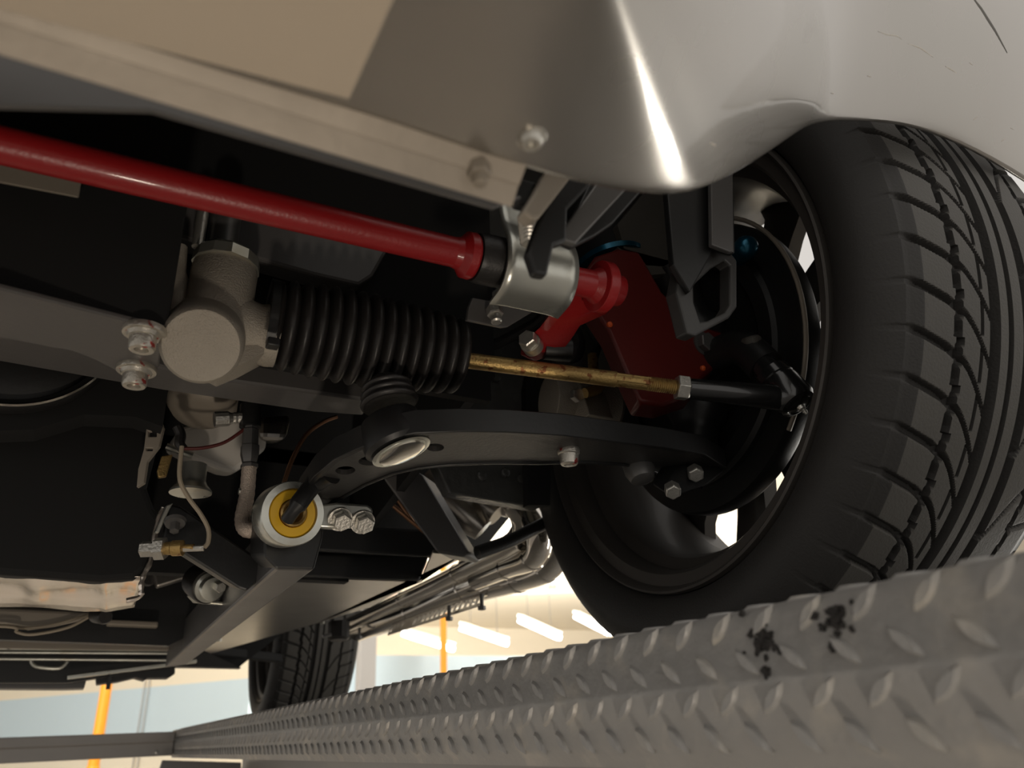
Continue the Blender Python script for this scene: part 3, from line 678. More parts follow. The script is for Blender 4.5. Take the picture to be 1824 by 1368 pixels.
# upper tube behind the anti roll bar
build(MB().prism([PY(x, y, .53) for x, y in ((305, 330), (700, 430), (665, 492), (640, 508), (560, 490), (310, 420))], (0, .03, .006)), 'upper_chassis_tube', M['grey'], car, smooth=0, bevel=.003)
build(MB().prism([PY(x, y, .52) for x, y in ((300, 425), (312, 425), (300, 560), (286, 590), (284, 560))], (0, .01, 0)), 'mounting_lug', M['black'], car, smooth=0, bevel=.001)
# tube behind the rack
zt = .262
build(MB().prism([PZ(x, y, zt) for x, y in ((-200, 560), (0, 592), (290, 655), (400, 678), (646, 712), (648, 741), (560, 735), (290, 696), (0, 645), (-200, 612))], (0, 0, .04)), 'chassis_cross_tube', M['grey'], car, smooth=0, bevel=.0025, label='grey cross tube behind the steering rack')
# textured inner panel
up_ = MB().prism([PY(x, y, .76) for x, y in ((832, 520), (1000, 560), (965, 690), (962, 905), (800, 878), (740, 745), (740, 700), (825, 640))], (0, .02, 0)); uc = build(up_, 'inner_panel', M['undercoat'], car, smooth=0, bevel=.002, label='bumpy undercoated black panel')
build(MB().prism([PY(x, y, .70) for x, y in ((962, 560), (985, 560), (980, 900), (940, 900), (936, 690))], (0, .01, 0)), 'panel_edge', M['void'], car, smooth=0)
build(MB().prism([PY(x, y, .64) for x, y in ((735, 470), (900, 500), (828, 560), (826, 640), (740, 620), (660, 560))], (0, .01, 0)), 'engine_side_cover', M['black'], car, smooth=0)
for px, py, r_ in ((884, 672, 9), (838, 640, 7), (858, 848, 10), (900, 842, 9), (930, 852, 9)):
    p = PY(px, py, .757); build(MB().lathe(p, (0, -1, 0), [(-.001, rad(r_, p)), (.002, rad(r_*.9, p)), (.003, rad(r_*.5, p))], 12), 'rivet', M['undercoat'], uc)
build(MB().tube(spline([PY(848, 628, .62), PY(900, 605, .60), PY(960, 570, .57), PY(1000, 520, .52)], 6), .0055, 10), 'brake_hose', M['rubber'], car)
# inner fender plate behind strut, grey
build(MB().prism([PY(x, y, .485) for x, y in ((1120, 470), (1100, 400), (1150, 340), (1250, 330), (1250, 480), (1160, 490), (1140, 460), (1100, 440))], (0, .01, 0)), 'inner_fender_panel', M['brown2'], car, smooth=0)
# the post below the bushing and the long bottom rail
post = [PY(x, y, .62) for x, y in ((470, 930), (578, 930), (575, 960), (560, 1015), (492, 1013), (470, 990))]
build(MB().prism(post, (0, .06, .012)), 'rail_end_post', M['black'], car, smooth=0, bevel=.002)
zr = PY(525, 1014, .62).z
rl = [PZ(491, 1014, zr), PZ(560, 1016, zr), PZ(333, 1182, zr), PZ(296, 1187, zr)]
rl = [PZ(489, 1014, zr), PZ(560, 1016, zr), PZ(333, 1184, zr), PZ(294, 1189, zr)]
build(MB().prism(rl, (0, 0, .05)), 'chassis_rail', M['steel'], car, smooth=0, bevel=.003, label='grey long chassis rail')
# dark diagonal
dg = [PY(x, y, .70) for x, y in ((298, 905), (306, 898), (322, 902), (486, 1012), (440, 1053), (425, 1048), (330, 988), (290, 960))]
dgo = build(MB().prism(dg, (0, .05, .01)), 'diagonal_brace', M['black'], car, smooth=0, bevel=.002)
build(MB().prism([PY(x, y, .695) for x, y in ((297, 900), (308, 896), (283, 950), (276, 948))], (0, .02, .004)), 'brace_edge', M['zinc'], dgo, smooth=0, bevel=.0008)
p = PY(312, 930, .69); nb = MB(); nb.lathe(p, (0, -.5, -1), [(-.001, rad(19, p)), (.002, rad(17, p))], 20); nb.hexa(p, (0, -.5, -1), rad(9, p), .010); build(nb, 'brace_bolt', M['steel'], dgo, smooth=20)
# grey angled brace
br_ = [PY(x, y, .80) for x, y in ((680, 850), (735, 835), (752, 845), (836, 985), (826, 992), (778, 984))]
build(MB().prism(br_, (0.03, .03, .0)), 'angled_brace', M['grey'], car, smooth=0, bevel=.003, label='grey angled brace')
# black cross tubes behind
build(MB().prism([PY(x, y, .90) for x, y in ((545, 935), (800, 945), (800, 985), (760, 992), (545, 980))], (0, .05, .01)), 'cross_tube', M['black'], car, smooth=0, bevel=.003)
build(MB().prism([PY(x, y, .96) for x, y in ((540, 985), (765, 990), (760, 1006), (748, 1035), (540, 1028))], (0, .05, .012)), 'cross_tube', M['black'], car, smooth=0, bevel=.003)
zf = PY(640, 1032, 1.0).z
fp = [PZ(x, y, zf) for x, y in ((770, 985), (820, 990), (840, 985), (660, 1082), (560, 1112), (320, 1180), (330, 1100), (540, 1030), (748, 1037))]
build(MB().prism(fp, (0, 0, .004)), 'floor_panel', M['chromed'], car, smooth=0, bevel=.001, label='aluminium floor panel')
# dark rear suspension members
rs = MB().bar(PY(345, 1118, 1.7), PY(480, 1118, 1.7), .03, .012); build(rs, 'rear_suspension_arm', M['void'], car, smooth=0, bevel=.003)
rs = MB().bar(PY(300, 1150, 1.9), PY(520, 1175, 2.1), .03, .02); build(rs, 'rear_suspension_arm', M['void'], car, smooth=0, bevel=.003)
build(MB().prism([PY(x, y, 2.0) for x, y in ((300, 1095), (480, 1100), (500, 1130), (430, 1185), (425, 1190), (300, 1188))], (0, .03, 0)), 'rear_bulkhead', M['void'], car, smooth=0)
for px, py in ((471, 1105), (575, 1095), (392, 1125)):
    p = PY(px, py, 1.6); build(MB().lathe(p, (0, 0, -1), [(-.05, .006), (.0, .006), (.001, .009), (.006, .009), (.007, .005), (.018, .005)], 12), 'hanging_stud', M['zinc'], car)
p = PY(603, 1122, 1.45); nb = MB().lathe(p+Vector((0, 0, .015)), (0, -.1, -1), [(0, .010), (.002, .020), (.030, .020), (.034, .015)], 12); build(nb, 'rubber_mount', M['rubber'], car, smooth=25)
build(MB().tube([PY(590, 1130, 1.4), PY(575, 1134, 1.4)], .003, 8), 'mount_pin', M['steel'], car)
# --- engine lower end
sx = [(-200, 700), (150, 742), (282, 745), (280, 800), (262, 870), (275, 905), (290, 925), (272, 985), (262, 1015), (240, 1032), (180, 1037), (0, 1024), (-200, 1005)]
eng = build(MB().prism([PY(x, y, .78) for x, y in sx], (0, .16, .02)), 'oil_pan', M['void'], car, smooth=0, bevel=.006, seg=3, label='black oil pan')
# foil: crumpled bottom skin
rows = []
random.seed(3)
for j in range(9):
    t = j/8; row = []
    for i in range(49):
        x = -200+i/48*(455-0)+0*t; yb = 1024 if x < 180 else 1024+(x-180)*.12
        yb = 1010+(x+200)*.045 if x < 180 else 1030
        y = yb+(62-8*max(0, (x-150)/100))*t
        xx = x-(max(0, x-190))*t*.25
        Y = .782+.20*t
        P_ = PY(xx, y, Y); w = .0015*math.sin(x*.035+1.5)*math.sin(math.pi*t)+.0012*math.sin(x*.03+t*6)+.0007*random.uniform(-1, 1)*math.sin(math.pi*t)
        w += (-.004*math.exp(-((x-62)/16.)**2)-.005*math.exp(-((x-185)/18.)**2))*math.sin(math.pi*t)+.004*math.exp(-((t-.52)/.09)**2)
        P_.z += w; row.append(P_)
    rows.append(row)
build(MB().grid(rows), 'heat_shield_foil', M['foil'], eng, smooth=60, solid=.0012, label='crumpled silver heat foil')
edge = spline([PY(x, y, .777) for x, y in ((291, 905), (282, 925), (274, 965), (268, 1000), (258, 1020), (252, 1040), (250, 1062), (225, 1070))], 4)
build(MB().tube(edge, [.0016+.0012*random.random() for _ in edge], 8), 'foil_edge', M['foil'], eng)
# crank pulley
c = PY(30, 560, .66); Rp = rad(172, c)
pu = MB().lathe(c, (0.05, -1, -.1), [(.0, Rp*.2), (0, Rp*.72), (-.004, Rp*.90), (.004, Rp*.93), (.006, Rp*.985), (.004, Rp), (-.02, Rp), (-.022, 0)], 96)
puo = build(pu, 'crank_pulley', M['black'], car, smooth=35, label='black crank pulley')
build(MB().lathe(c, (0.05, -1, -.1), [(.005, Rp*.975), (.0075, Rp*.99), (.005, Rp*1.004)], 96, False), 'pulley_rim', M['chromed'], puo, label='bright pulley rim')
build(MB().prism([PY(x, y, .70) for x, y in ((-100, 640), (300, 690), (290, 760), (240, 742), (150, 738), (60, 765), (-100, 770))], (0, .03, 0)), 'timing_cover', M['void'], car, smooth=0)
# bell housing
bh = [PY(x, y, 1.15) for x, y in ((-200, 1085), (0, 1084), (175, 1092), (150, 1106), (95, 1118), (50, 1124), (10, 1113), (-200, 1100))]
bho = build(MB().prism(bh, (0, .05, .02)), 'bell_housing', M['brown'], car, smooth=0, bevel=.003, label='brown bell housing')
build(MB().tube(spline([PY(x, y, 1.14) for x, y in ((-200, 1110), (0, 1114), (45, 1119), (95, 1113), (165, 1093))], 6), .0018, 8), 'housing_seam', M['wire'], bho)
build(MB().tube(spline([PY(x, y, 1.13) for x, y in ((-200, 1112), (10, 1116), (30, 1126), (60, 1130), (120, 1118), (160, 1098))], 6), .0018, 8), 'housing_seam', M['wire'], bho)
# things under the floor, far
ud = MB().prism([PY(x, y, 1.45) for x, y in ((-300, 1130), (0, 1134), (310, 1146), (300, 1160), (-300, 1152))], (0, .04, .01)); build(ud, 'seat_floor_panel', M['brown'], car, smooth=0, bevel=.002)
for (y0_, y1_, r_, m_) in ((1154, 1158, 2.6, 'zinc'), (1162, 1164, 2.2, 'zinc'), (1173, 1176, 2.4, 'zinc')):
    a, b = PY(-300, y0_-2, 1.55), PY(298, y1_, 1.55); build(MB().tube([a, b], rad(r_, b), 12), 'fuel_line', M[m_], car, label='thin bright fuel line')
build(MB().prism([PY(x, y, 1.62) for x, y in ((-300, 1140), (345, 1150), (430, 1190), (312, 1187), (120, 1216), (-300, 1216))], (0, .03, 0)), 'rear_floor_panel', M['black'], car, smooth=0)
build(MB().prism([PY(x, y, 1.66) for x, y in ((-300, 1205), (155, 1208), (150, 1226), (110, 1227), (-300, 1224))], (0, .05, .0)), 'rear_valance', M['grey'], car, smooth=0, bevel=.002)
build(MB().bar(PY(120, 1207, 1.58), PY(350, 1178, 1.58), .012, .006), 'strap_bar', M['zinc'], car, smooth=0, bevel=.001)
build(MB().prism([PY(x, y, 1.64) for x, y in ((170, 1190), (312, 1185), (312, 1200), (300, 1208), (262, 1208), (258, 1212), (240, 1207), (210, 1214), (172, 1219))], (0, .04, 0)), 'rear_bracket', M['black'], car, smooth=0, bevel=.002)
build(MB().tube(spline([PY(x, y, 1.57) for x, y in ((55, 1176), (65, 1187), (105, 1190), (120, 1178))], 4), .003, 8), 'pull_handle', M['zinc'], car)
build(MB().tube([PY(15, 1132, 1.5), PY(17, 1156, 1.5)], .003, 8), 'hose_clip', M['black'], car)
build(MB().tube([PY(196, 1200, 1.6), PY(192, 1228, 1.6)], .0035, 8), 'hanging_strap', M['black'], car)
# engine bay dark floor between
dk = MB().prism([PY(x, y, 1.25) for x, y in ((-300, 1040), (250, 1030), (330, 980), (480, 1020), (420, 1090), (300, 1150), (-300, 1128))], (0, .02, 0)); build(dk, 'transmission_tunnel', M['black'], car, smooth=0)
build(MB().prism([PY(x, y, 1.22) for x, y in ((190, 1103), (282, 1107), (282, 1117), (190, 1113))], (0, .02, .0)), 'tunnel_bracket', M['brown'], car, smooth=0, bevel=.002)
for px, py, r_ in ((186, 1098, 14), (265, 1028, 16)):
    c = PY(px, py, 1.1); build(MB().lathe(c, (.3, -1, -.2), [(-.03, rad(r_, c)), (0, rad(r_, c)), (.004, rad(r_*.8, c))], 24), 'tunnel_grommet', M['rubber'], car)
build(MB().bar(PY(275, 1034, 1.1), PY(355, 1010, 1.1), .02, .02), 'gearbox_mount_arm', M['chromed'], car, smooth=0, bevel=.002)
# rear mount with chrome cap and bolt
c = PY(372, 1045, .88); a_ = Vector((.25, -.85, -.35)).normalized()
gm = MB().lathe(c-a_*.03, a_, [(0, rad(30, c)), (.028, rad(32, c)), (.031, rad(30, c))], 36); gmo = build(gm, 'gearbox_mount', M['rubber'], car)
build(MB().lathe(c, a_, [(-.004, rad(27, c)), (.004, rad(27, c)), (.006, rad(22, c)), (.012, rad(20, c)), (.013, rad(10, c))], 36), 'mount_cup', M['zinc'], gmo)
build(MB().hexa(c+a_*.012+Vector((.004, 0, .004)), a_, rad(10, c), .010), 'mount_bolt', M['cboltt'], gmo, smooth=20)
build(MB().prism([PY(x, y, .89) for x, y in ((345, 1055), (352, 1066), (400, 1072), (400, 1078), (350, 1073), (338, 1060))], (0, .03, .004)), 'mount_tab', M['zinc'], gmo, smooth=0, bevel=.001)

# --- small engine side parts
c = PY(358, 728, .76); a_ = Vector((-.10, -.30, -.9)).normalized()
of = build(MB().lathe(c, a_, [(-.03, rad(58, c)), (-.006, rad(60, c)), (.003, rad(50, c)), (.007, rad(30, c)), (.008, 0)], 40), 'oil_filter_dome', M['brown'], car, smooth=50, label='tan rounded oil filter head')
rv = [PY(x, y, .80) for x, y in ((322, 760), (420, 740), (478, 748), (475, 800), (420, 842), (395, 838), (330, 812), (298, 795))]
build(MB().prism(rv, (0, .05, .01)), 'white_reservoir', M['white'], car, smooth=0, bevel=.006, seg=3, label='white plastic reservoir')
build(MB().tube([PY(296, 795, .785), PY(343, 812, .785)], .0035, 10), 'reservoir_clip', M['zinc'], car)
cs_ = build(MB().prism([PY(x, y, .79) for x, y in ((463, 742), (522, 738), (510, 786), (462, 784))], (0, .04, .01)), 'starter_body', M['chromed'], car, smooth=0, bevel=.008, seg=3)
# braided hose with fittings
hp = spline([PY(444, 832, .70), PY(440, 880, .70), PY(432, 925, .69), PY(440, 944, .68), (PY(462, 940, .68)), PY(490, 925, .69)], 8)
nk = 26
hz = MB().tube(hp, [rad(13, hp[0])*(1+.03*(-1)**i) for i in range(len(hp))], 20); hso = build(hz, 'braided_hose', M['braid'], car, smooth=50, label='steel braided hose')
c = PY(444, 832, .70); uph = (PY(447, 745, .70)-c); un = uph.normalized(); L_ = uph.length
build(MB().lathe(c, uph, [(-.001, rad(16, c)), (.002, rad(16, c)), (.004, rad(13, c)), (L_*.25, rad(17, c)), (L_*.42, rad(17, c)), (L_*.44, rad(15, c)), (L_*.75, rad(15, c)), (L_*.78, rad(12, c)), (L_*1.0, rad(14, c))], 6), 'hose_fitting', M['steel'], hso, smooth=20)
c2 = PY(446, 743, .70); el = MB().tube([c2-un*.010, c2+un*.012], rad(19, c), 20); build(el, 'hose_elbow', M['black'], hso)
build(MB().lathe(c2, PY(400, 746, .70)-c2, [(0, rad(9, c)), (.010, rad(11, c)), (.012, rad(10, c)), (.014, rad(11, c)), (.016, rad(10, c)), (.018, rad(11, c)), (.020, rad(14, c)), (.032, rad(14, c))], 12), 'threaded_adapter', M['cboltt'], hso, smooth=25)
p = PY(425, 875, .70); build(MB().tube([p, PY(440, 876, .70)], .003, 8), 'hose_tab', M['zinc'], hso)
# chrome slotted bracket
ch1 = [PY(x, y, .72) for x, y in ((262, 750), (288, 753), (291, 762), (283, 795), (262, 822), (256, 860), (243, 868), (246, 835), (256, 800))]
def rect(x0, y0, x1, y1, Y): return [PY(x0, y0, Y), PY(x1, y0, Y), PY(x1, y1, Y), PY(x0, y1, Y)]
build(MB().plate(ch1, [rect(264, 768, 279, 778, .72), rect(260, 798, 272, 803, .72)], (0.002, .004, 0)), 'slotted_bracket', M['flange'], car, smooth=0, bevel=.0006, label='chrome slotted bracket')
build(MB().prism([PY(x, y, .76) for x, y in ((288, 812), (308, 809), (297, 848), (282, 850), (280, 838))], (0, .006, 0)), 'gold_bracket', M['brass'], car, smooth=0, bevel=.001)
c = PY(345, 828, .76); build(MB().lathe(c, PY(340, 872, .76)-c, [(0, .0125), (.016, .0125), (.020, .014), (.026, .019), (.028, .019)], 28), 'flanged_spacer', M['zinc'], car)
# wires and temperature sensor
build(MB().tube(spline([PY(x, y, .67) for x, y in ((324, 795), (320, 850), (335, 885), (357, 915), (371, 942), (371, 965), (364, 975))], 6), .0019, 8), 'sensor_wire', M['wire'], car, label='thin tan wire')
build(MB().tube(spline([PY(x, y, .70) for x, y in ((327, 799), (360, 798), (400, 788), (436, 764))], 6), .0016, 8), 'red_wire', M['rwire'], car, label='dark red wire')
build(MB().tube(spline([PY(x, y, .70) for x, y in ((316, 760), (322, 775), (320, 790), (326, 800))], 5), .0045, 10), 'wire_boot', M['rubber'], car)
build(MB().tube(spline([PY(x, y, .72) for x, y in ((506, 860), (520, 820), (545, 775), (575, 752), (600, 742))], 6), .0022, 8), 'brown_hose', M['copper'], car)
c = PY(270, 978, .69); a_ = (PY(320, 976, .68)-c); sm = MB()
sm.lathe(c, a_, [(.010, rad(11, c)), (.016, rad(12, c)), (.017, rad(14, c)), (.025, rad(14, c)), (.026, rad(6, c)), (.034, rad(6, c))], 20)
sn_ = build(sm, 'oil_temperature_sensor', M['brass'], car, smooth=25, label='brass and steel sensor')
build(MB().tube([PY(318, 978, .68), PY(364, 976, .672)], .0026, 10), 'sensor_terminal', M['cboltt'], sn_)

nb = MB().lathe(c, a_, [(-.008, rad(14, c)), (.003, rad(14, c)), (.003, rad(20, c)), (.011, rad(20, c)), (.011, rad(12, c))], 6); build(nb, 'sensor_nut', M['cboltt'], sn_, smooth=20)
build(MB().prism([PY(x, y, 1.10) for x, y in ((560, 830), (960, 830), (935, 880), (905, 925), (870, 968), (820, 992), (560, 992))], (0, .01, 0)), 'footwell_panel', M['black'], car, smooth=0)
# --- exhaust
o_r = {}
def pipe(pts, rpx, name='exhaust_pipe', m='chrome', par=None, lab=None):
    P_ = spline([PX(x, y, X) for x, y, X in pts], 8); r_ = rpx if isinstance(rpx, float) and rpx < 1 else rad(rpx, P_[len(P_)//2])
    o = build(MB().tube(P_, r_, 28), name, M[m], par or car, smooth=60, label=lab); o_r[o.name] = (P_, r_); return o
ex = pipe([(870, 1030, .56), (820, 1050, .56), (740, 1085, .56), (640, 1120, .56)], .0270, 'muffler_pipe', 'chrome', None, 'polished side exhaust pipe')
pipe([(930, 962, .50), (900, 980, .51), (840, 1008, .52), (760, 1048, .53), (610, 1116, .53)], .0140, 'exhaust_pipe', 'chrome', ex)
pipe([(900, 850, .50), (935, 905, .50), (958, 955, .51), (950, 992, .52), (905, 1010, .53), (850, 1032, .54)], .0165, 'exhaust_pipe', 'chrome', ex)
pipe([(955, 860, .55), (985, 930, .56), (992, 975, .57), (975, 1010, .57), (925, 1030, .57), (860, 1048, .57)], .0200, 'exhaust_pipe', 'chrome', ex)
pipe([(860, 850, .46), (900, 885, .47), (925, 920, .49), (925, 950, .50), (895, 975, .51), (830, 1004, .52)], .0130, 'exhaust_pipe', 'chrome', ex)
for a_, b_ in (((825, 868), (885, 918)), ((865, 862), (915, 905)), ((760, 850), (860, 945))):
    A_, B_ = PY(*a_, .95), PY(*b_, .92); build(MB().tube([A_, A_.lerp(B_, .8), B_], [.022, .022, .016], 24), 'header_pipe', M['chromed'], ex, smooth=60)
for nm, ts in list((k, (.30, .72) if k.startswith('muffler') else (.62, .84)) for k in o_r):
    P_, r_ = o_r[nm]
    for t in ts:
        i = int(t*(len(P_)-2)); d2 = P_[i+1]-P_[i]
        build(MB().lathe(P_[i], d2, [(0, r_), (.0012, r_*1.07), (.007, r_*1.07), (.0082, r_)], 36), 'band_clamp', M['chrome'], ex)
# perforated heat guard below
ga, gb = PX(855, 1078, .53), PX(690, 1131, .53); gd = (gb-ga); hol = []
for side in (0,):
    upv = Vector((0.010, 0, .022))
    outer_ = [ga, gb, gb+upv, ga+upv]; hs = []
    for i in range(20):
        t = (i+.5)/20; c = ga+gd*t+upv*.5; e = gd.normalized()*.0060; f_ = upv*.30
        t2 = gd.length/20*.30; e = gd.normalized()*t2
        hs.append([c-e-f_, c+e-f_, c+e+f_, c-e+f_])
    build(MB().plate(outer_, hs, (.0008, 0, -.0012)), 'perforated_heat_guard', M['chromed'], ex, smooth=0)
for x, y in ((800, 1092), (858, 1072), (640, 1128)):
    p = PX(x, y, .525); nb = MB(); nb.tube([p+Vector((0, 0, .012)), p-Vector((0, 0, .012))], .003, 10); nb.hexa(p-Vector((0, 0, .006)), (0, 0, -1), .006, .006); build(nb, 'guard_bolt', M['steel'], ex, smooth=20)
for pts in (((672, 870), (700, 882), (735, 930)), ((680, 884), (705, 905), (760, 950))):
    build(MB().tube(spline([PY(x, y, .88) for x, y in pts], 5), .003, 10), 'copper_line', M['copper'], car)
build(MB().tube(spline([PY(x, y, .80) for x, y in ((850, 985), (905, 965), (945, 945), (985, 925))], 5), .008, 12), 'steering_hose', M['rubber'], car)

# --- bodywork over the camera
edge_pts = [(-700, -190, .178), (-300, -70, .178), (0, 20, .18), (300, 97, .18), (620, 180, .18), (780, 236, .18), (930, 287, .18), (1050, 322, .184), (1150, 338, .189), (1195, 340, .192), (1222, 337, .194), (1243, 331, .196), (1268, 322, .199), (1318, 298, .203), (1385, 255, .209), (1425, 226, .213), (1450, 216, .216), (1480, 211, .219), (1540, 211, .222), (1610, 217, .226), (1700, 245, .232), (1824, 315, .24), (1930, 395, .25), (2050, 500, .26)]
top_pts = [(-500, .115), (-150, .115), (80, .115), (300, .115), (560, .115), (700, .115), (820, .115), (880, .117), (975, .12), (1012, .12), (1036, .12), (1052, .121), (1074, .122), (1125, .124), (1220, .126), (1330, .128), (1380, .13), (1430, .132), (1500, .134), (1600, .138), (1740, .143), (1900, .15), (2050, .16), (2200, .17)]
rowsB = []; NR = 14
for j in range(NR+1):
    t = j/NR; row = []
    for i, ((x, y, Y), (tx, tY)) in enumerate(zip(edge_pts, top_pts)):
        E_ = PZ(x, y, .1795) if i <= 6 else PY(x, y, Y); T_ = PZ(tx, -170, .18) if i <= 10 else PY(tx, -170, tY+.0)
        if i <= 6: T_ = PZ(tx, -170, E_.z)
        if 6 < i <= 12:
            k = max(0, (i-9)/3.); T_ = PZ(tx, -170, .18+.006*k*k)
        if i > 12:
            k = min(1, (i-12)/6.); k = k*k*(3-2*k); Tz = PZ(tx, -170, .186); Ty = PY(tx, -170, .150+.010*(i-12)/11.); T_ = Tz.lerp(Ty, k)
        P_ = E_.lerp(T_, t)
        if i > 12: P_ = P_+Vector((.25, -.9, -.1))*(.012*math.sin(math.pi*t)*min(1, (i-12)/5.))
        row.append(P_)
    rowsB.append(row)
for k in (1.5, 2.1, 2.8): rowsB.append([a+(b-a)*k for a, b in zip(rowsB[0], rowsB[NR])])
lip = [p+Vector((0, .004, .012)) for p in rowsB[0]]
body = build(MB().grid([lip, [p+Vector((0, .0012, .001)) for p in rowsB[0]]]+rowsB), 'body_panel', M['silver'], car, smooth=80, sub=2, solid=.002, label='silver painted nose and front fender')
# flat cream panel added under the nose, the lit area put into its colour
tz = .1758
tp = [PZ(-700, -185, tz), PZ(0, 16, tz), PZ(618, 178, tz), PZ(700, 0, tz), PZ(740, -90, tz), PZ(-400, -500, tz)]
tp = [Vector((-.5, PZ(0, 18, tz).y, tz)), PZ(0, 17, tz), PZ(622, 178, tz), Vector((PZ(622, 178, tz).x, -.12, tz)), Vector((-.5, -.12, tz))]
build(MB().prism(tp, (0, 0, .0040)), 'lit_area_panel', M['lit_area'], body, smooth=0, bevel=.0005, label='cream flat panel standing for the lit area under the nose')
# hanging rear flange of the nose
yfr, zfr, yb_, zb_ = .1800, .1795, .1925, .1690
xe = PY(925, 350, .187).x
mb = MB(); prof = [(yfr-.001, zfr+.002), (yfr, zfr), (yfr+.0065, zfr-.0052), (yfr+.0070, zfr-.0049), (yb_, zb_), (yb_+.0012, zb_+.0008), (yfr+.003, zfr+.002)]
mb.grid([[Vector((x, y, z)) for x in (-.5, xe)] for y, z in prof], closed_v=True); n = len(prof); mb.f.append(tuple(2*i+1 for i in range(n)))
fo = build(mb, 'rear_flange', M['flange'], body, smooth=0, label='bare aluminium flange')
def clip(px, py, Y, r_, nm, up=1):
    p = PY(px, py, Y); nb = MB(); nb.lathe(p, (0, -.25, -1), [(-.002, r_*1.25), (.0008, r_*1.35), (.0014, r_*1.2), (.0015, r_), (.005, r_*.92), (.0062, r_*.8), (.0062, r_*.45), (.0035, r_*.4), (.0035, 0)], 32); return build(nb, nm, M['cboltt'], body, smooth=35)
p = PZ(945, 243, .1795); nb = MB(); nb.lathe(p, (0, -.1, -1), [(-.001, .0052), (.0006, .0054), (.001, .0048), (.001, .0042), (.003, .0038), (.004, .003), (.004, .0017), (.0026, .0016), (.0026, 0)], 32); build(nb, 'button_bolt', M['cboltt'], body, smooth=35)
p = PY(852, 292, .186); nb = MB(); nb.hexa(p, (0, -.1, -1), .0042, .0058); nb.lathe(p, (0, -.1, -1), [(.0055, .0026), (.009, .0024), (.0095, .001)], 16); build(nb, 'flange_nut', M['brown'], fo, smooth=20)
# inner silver lip behind the flange
build(MB().prism([PY(x, y, .215) for x, y in ((-1100, -190), (0, 85), (930, 350), (880, 370), (270, 196), (0, 188), (-1100, 60))], (0, .002, 0)), 'inner_lip', M['grey'], body, smooth=0, bevel=.0005)
# brackets near the nose edge
br1 = build(MB().prism([PY(x, y, .24) for x, y in ((975, 300), (1020, 312), (963, 386), (950, 390), (932, 374), (950, 345))], (0, .008, .0)), 'nose_bracket', M['flange'], car, smooth=0, bevel=.0015)
build(MB().prism([PY(x, y, .25) for x, y in ((1000, 300), (1060, 320), (1012, 372), (1010, 428), (988, 436), (976, 490), (954, 486), (941, 448), (955, 405), (975, 360))], (0, .006, 0)), 'black_hook', M['black'], br1, smooth=0, bevel=.0015)
build(MB().prism([PY(x, y, .26) for x, y in ((1070, 315), (1118, 335), (1026, 434), (992, 424))], (0, .004, .0)), 'grey_stay', M['steel'], br1, smooth=0, bevel=.001)
build(MB().prism([PY(x, y, .27) for x, y in ((1050, 325), (1145, 338), (1092, 398), (1060, 420), (1020, 440), (1000, 430))], (0, .004, .0)), 'lower_stay', M['black'], br1, smooth=0, bevel=.001)
build(MB().prism([PY(x, y, .245) for x, y in ((905, 340), (930, 318), (955, 325), (940, 365), (925, 362))], (0, .006, .0)), 'dark_gusset', M['black'], br1, smooth=0, bevel=.001)
# tow hook
th_ = build(MB().prism([PY(x, y, .335) for x, y in ((1185, 300), (1306, 295), (1310, 450), (1270, 440), (1264, 460), (1230, 520), (1200, 470))], (0, .006, 0)), 'tow_hook', M['black'], car, smooth=0, bevel=.0012, label='dark grey tow hook')
build(MB().prism([PY(x, y, .328) for x, y in ((1266, 300), (1306, 297), (1308, 448), (1300, 448), (1268, 436))], (0, .004, 0)), 'hook_stem', M['grey'], th_, smooth=0, bevel=.001)
ho = [(1215, 470), (1264, 445), (1304, 452), (1313, 464), (1313, 548), (1300, 566), (1240, 598), (1224, 594), (1205, 520)]
hi_ = [(1236, 508), (1268, 478), (1292, 464), (1301, 472), (1301, 542), (1292, 556), (1262, 571), (1248, 573), (1237, 540)]
build(MB().plate([PY(x, y, .340) for x, y in ho], [[PY(x, y, .340) for x, y in hi_]], (-.002, .010, 0)), 'hook_loop', M['arm'], th_, smooth=0, bevel=.0014)
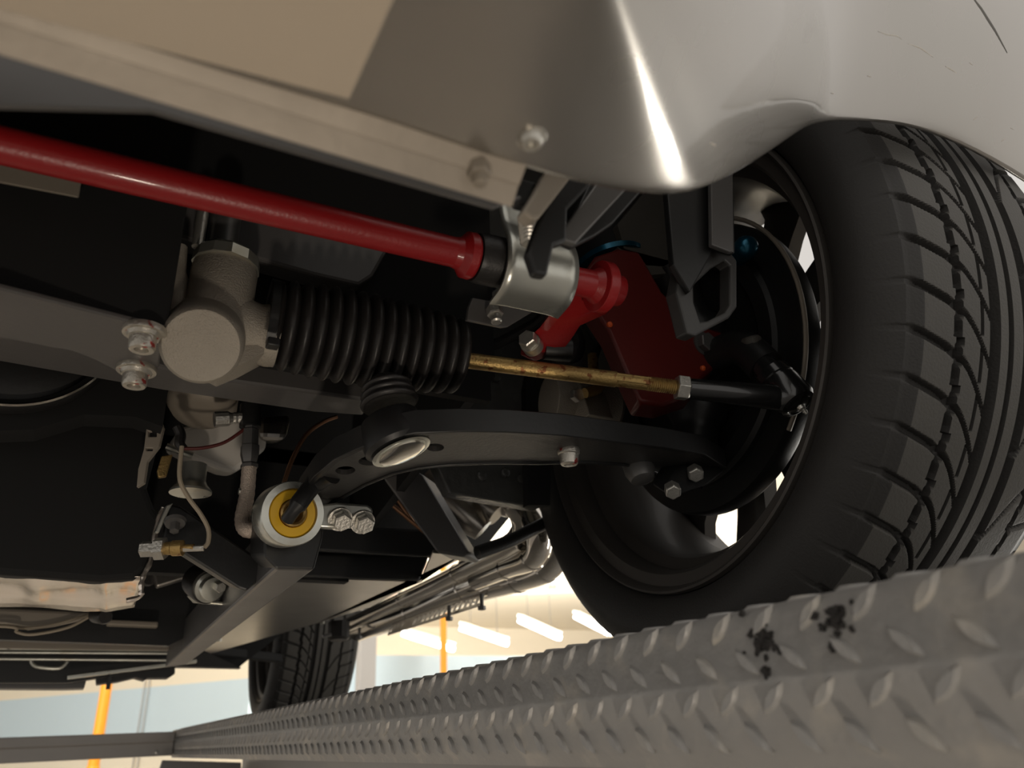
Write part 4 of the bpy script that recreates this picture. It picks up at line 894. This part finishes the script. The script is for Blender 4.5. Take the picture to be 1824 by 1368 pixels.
# upper arm seen behind the hook
uc_ = MB().tube(spline([PY(1300, 350, .52), PY(1340, 345, .52), PY(1375, 365, .52), PY(1395, 395, .52), PY(1400, 420, .52)], 5), .020, 16); build(uc_, 'upper_knuckle_arm', M['rim'], car, smooth=60)

# paint chips and a scratch line on the fender, laid on the paint where they are seen
bpy.context.view_layer.update()
DG = bpy.context.evaluated_depsgraph_get()
def onbody(px, py):
    d = Vector(ray(px, py)).normalized(); ok, loc, nrm, idx, ob, _ = SC.ray_cast(DG, Vector((0, 0, H0)), d)
    if not ok or not ob.name.startswith('body_panel'): return None
    if nrm.dot(d) > 0: nrm = -nrm
    return loc-Vector((0, 0, H0)), nrm
M['chip'] = mat('bare_chip', (0.72, 0.66, 0.56), 0.5)
M['seam'] = mat('dark_panel_seam', (0.15, 0.14, 0.12), 0.6)
def stroke(pts, w, name, m):
    L, Rr = [], []; P_ = []
    for a, b in zip(pts[:-1], pts[1:]):
        for k in range(5): P_.append((a[0]+(b[0]-a[0])*k/5, a[1]+(b[1]-a[1])*k/5))
    P_.append(pts[-1]); H_ = [onbody(*p) for p in P_]; H_ = [h for h in H_ if h]
    if len(H_) < 2: return
    rows = []
    for i, (p, n) in enumerate(H_):
        t = (H_[min(i+1, len(H_)-1)][0]-H_[max(i-1, 0)][0]).normalized(); sd = n.cross(t).normalized()
        ww = w*(0.3+0.7*math.sin(math.pi*(i+.5)/len(H_)))
        rows.append([p-sd*ww+n*.00002, p+n*.00022, p+sd*ww+n*.00002])
    build(MB().grid(rows), name, m, body, smooth=0)
for pts, w in ((((1564, 56), (1580, 62), (1598, 64), (1606, 70)), .00032), (((1618, 78), (1640, 86), (1662, 102)), .0004), (((1684, 118), (1704, 130)), .0004), (((1727, 112), (1732, 116)), .0003),
               (((1480, 166), (1485, 167)), .0003), (((1734, 214), (1741, 208)), .0003), (((1784, 252), (1790, 247)), .0003), (((1265, 255), (1275, 259)), .0003), (((1800, 228), (1806, 231)), .00025), (((1545, 135), (1551, 137)), .0003)):
    stroke(pts, w, 'paint_chip', M['chip'])
stroke(((1730, -8), (1748, 16), (1772, 54), (1794, 94)), .0015, 'panel_seam', M['seam'])
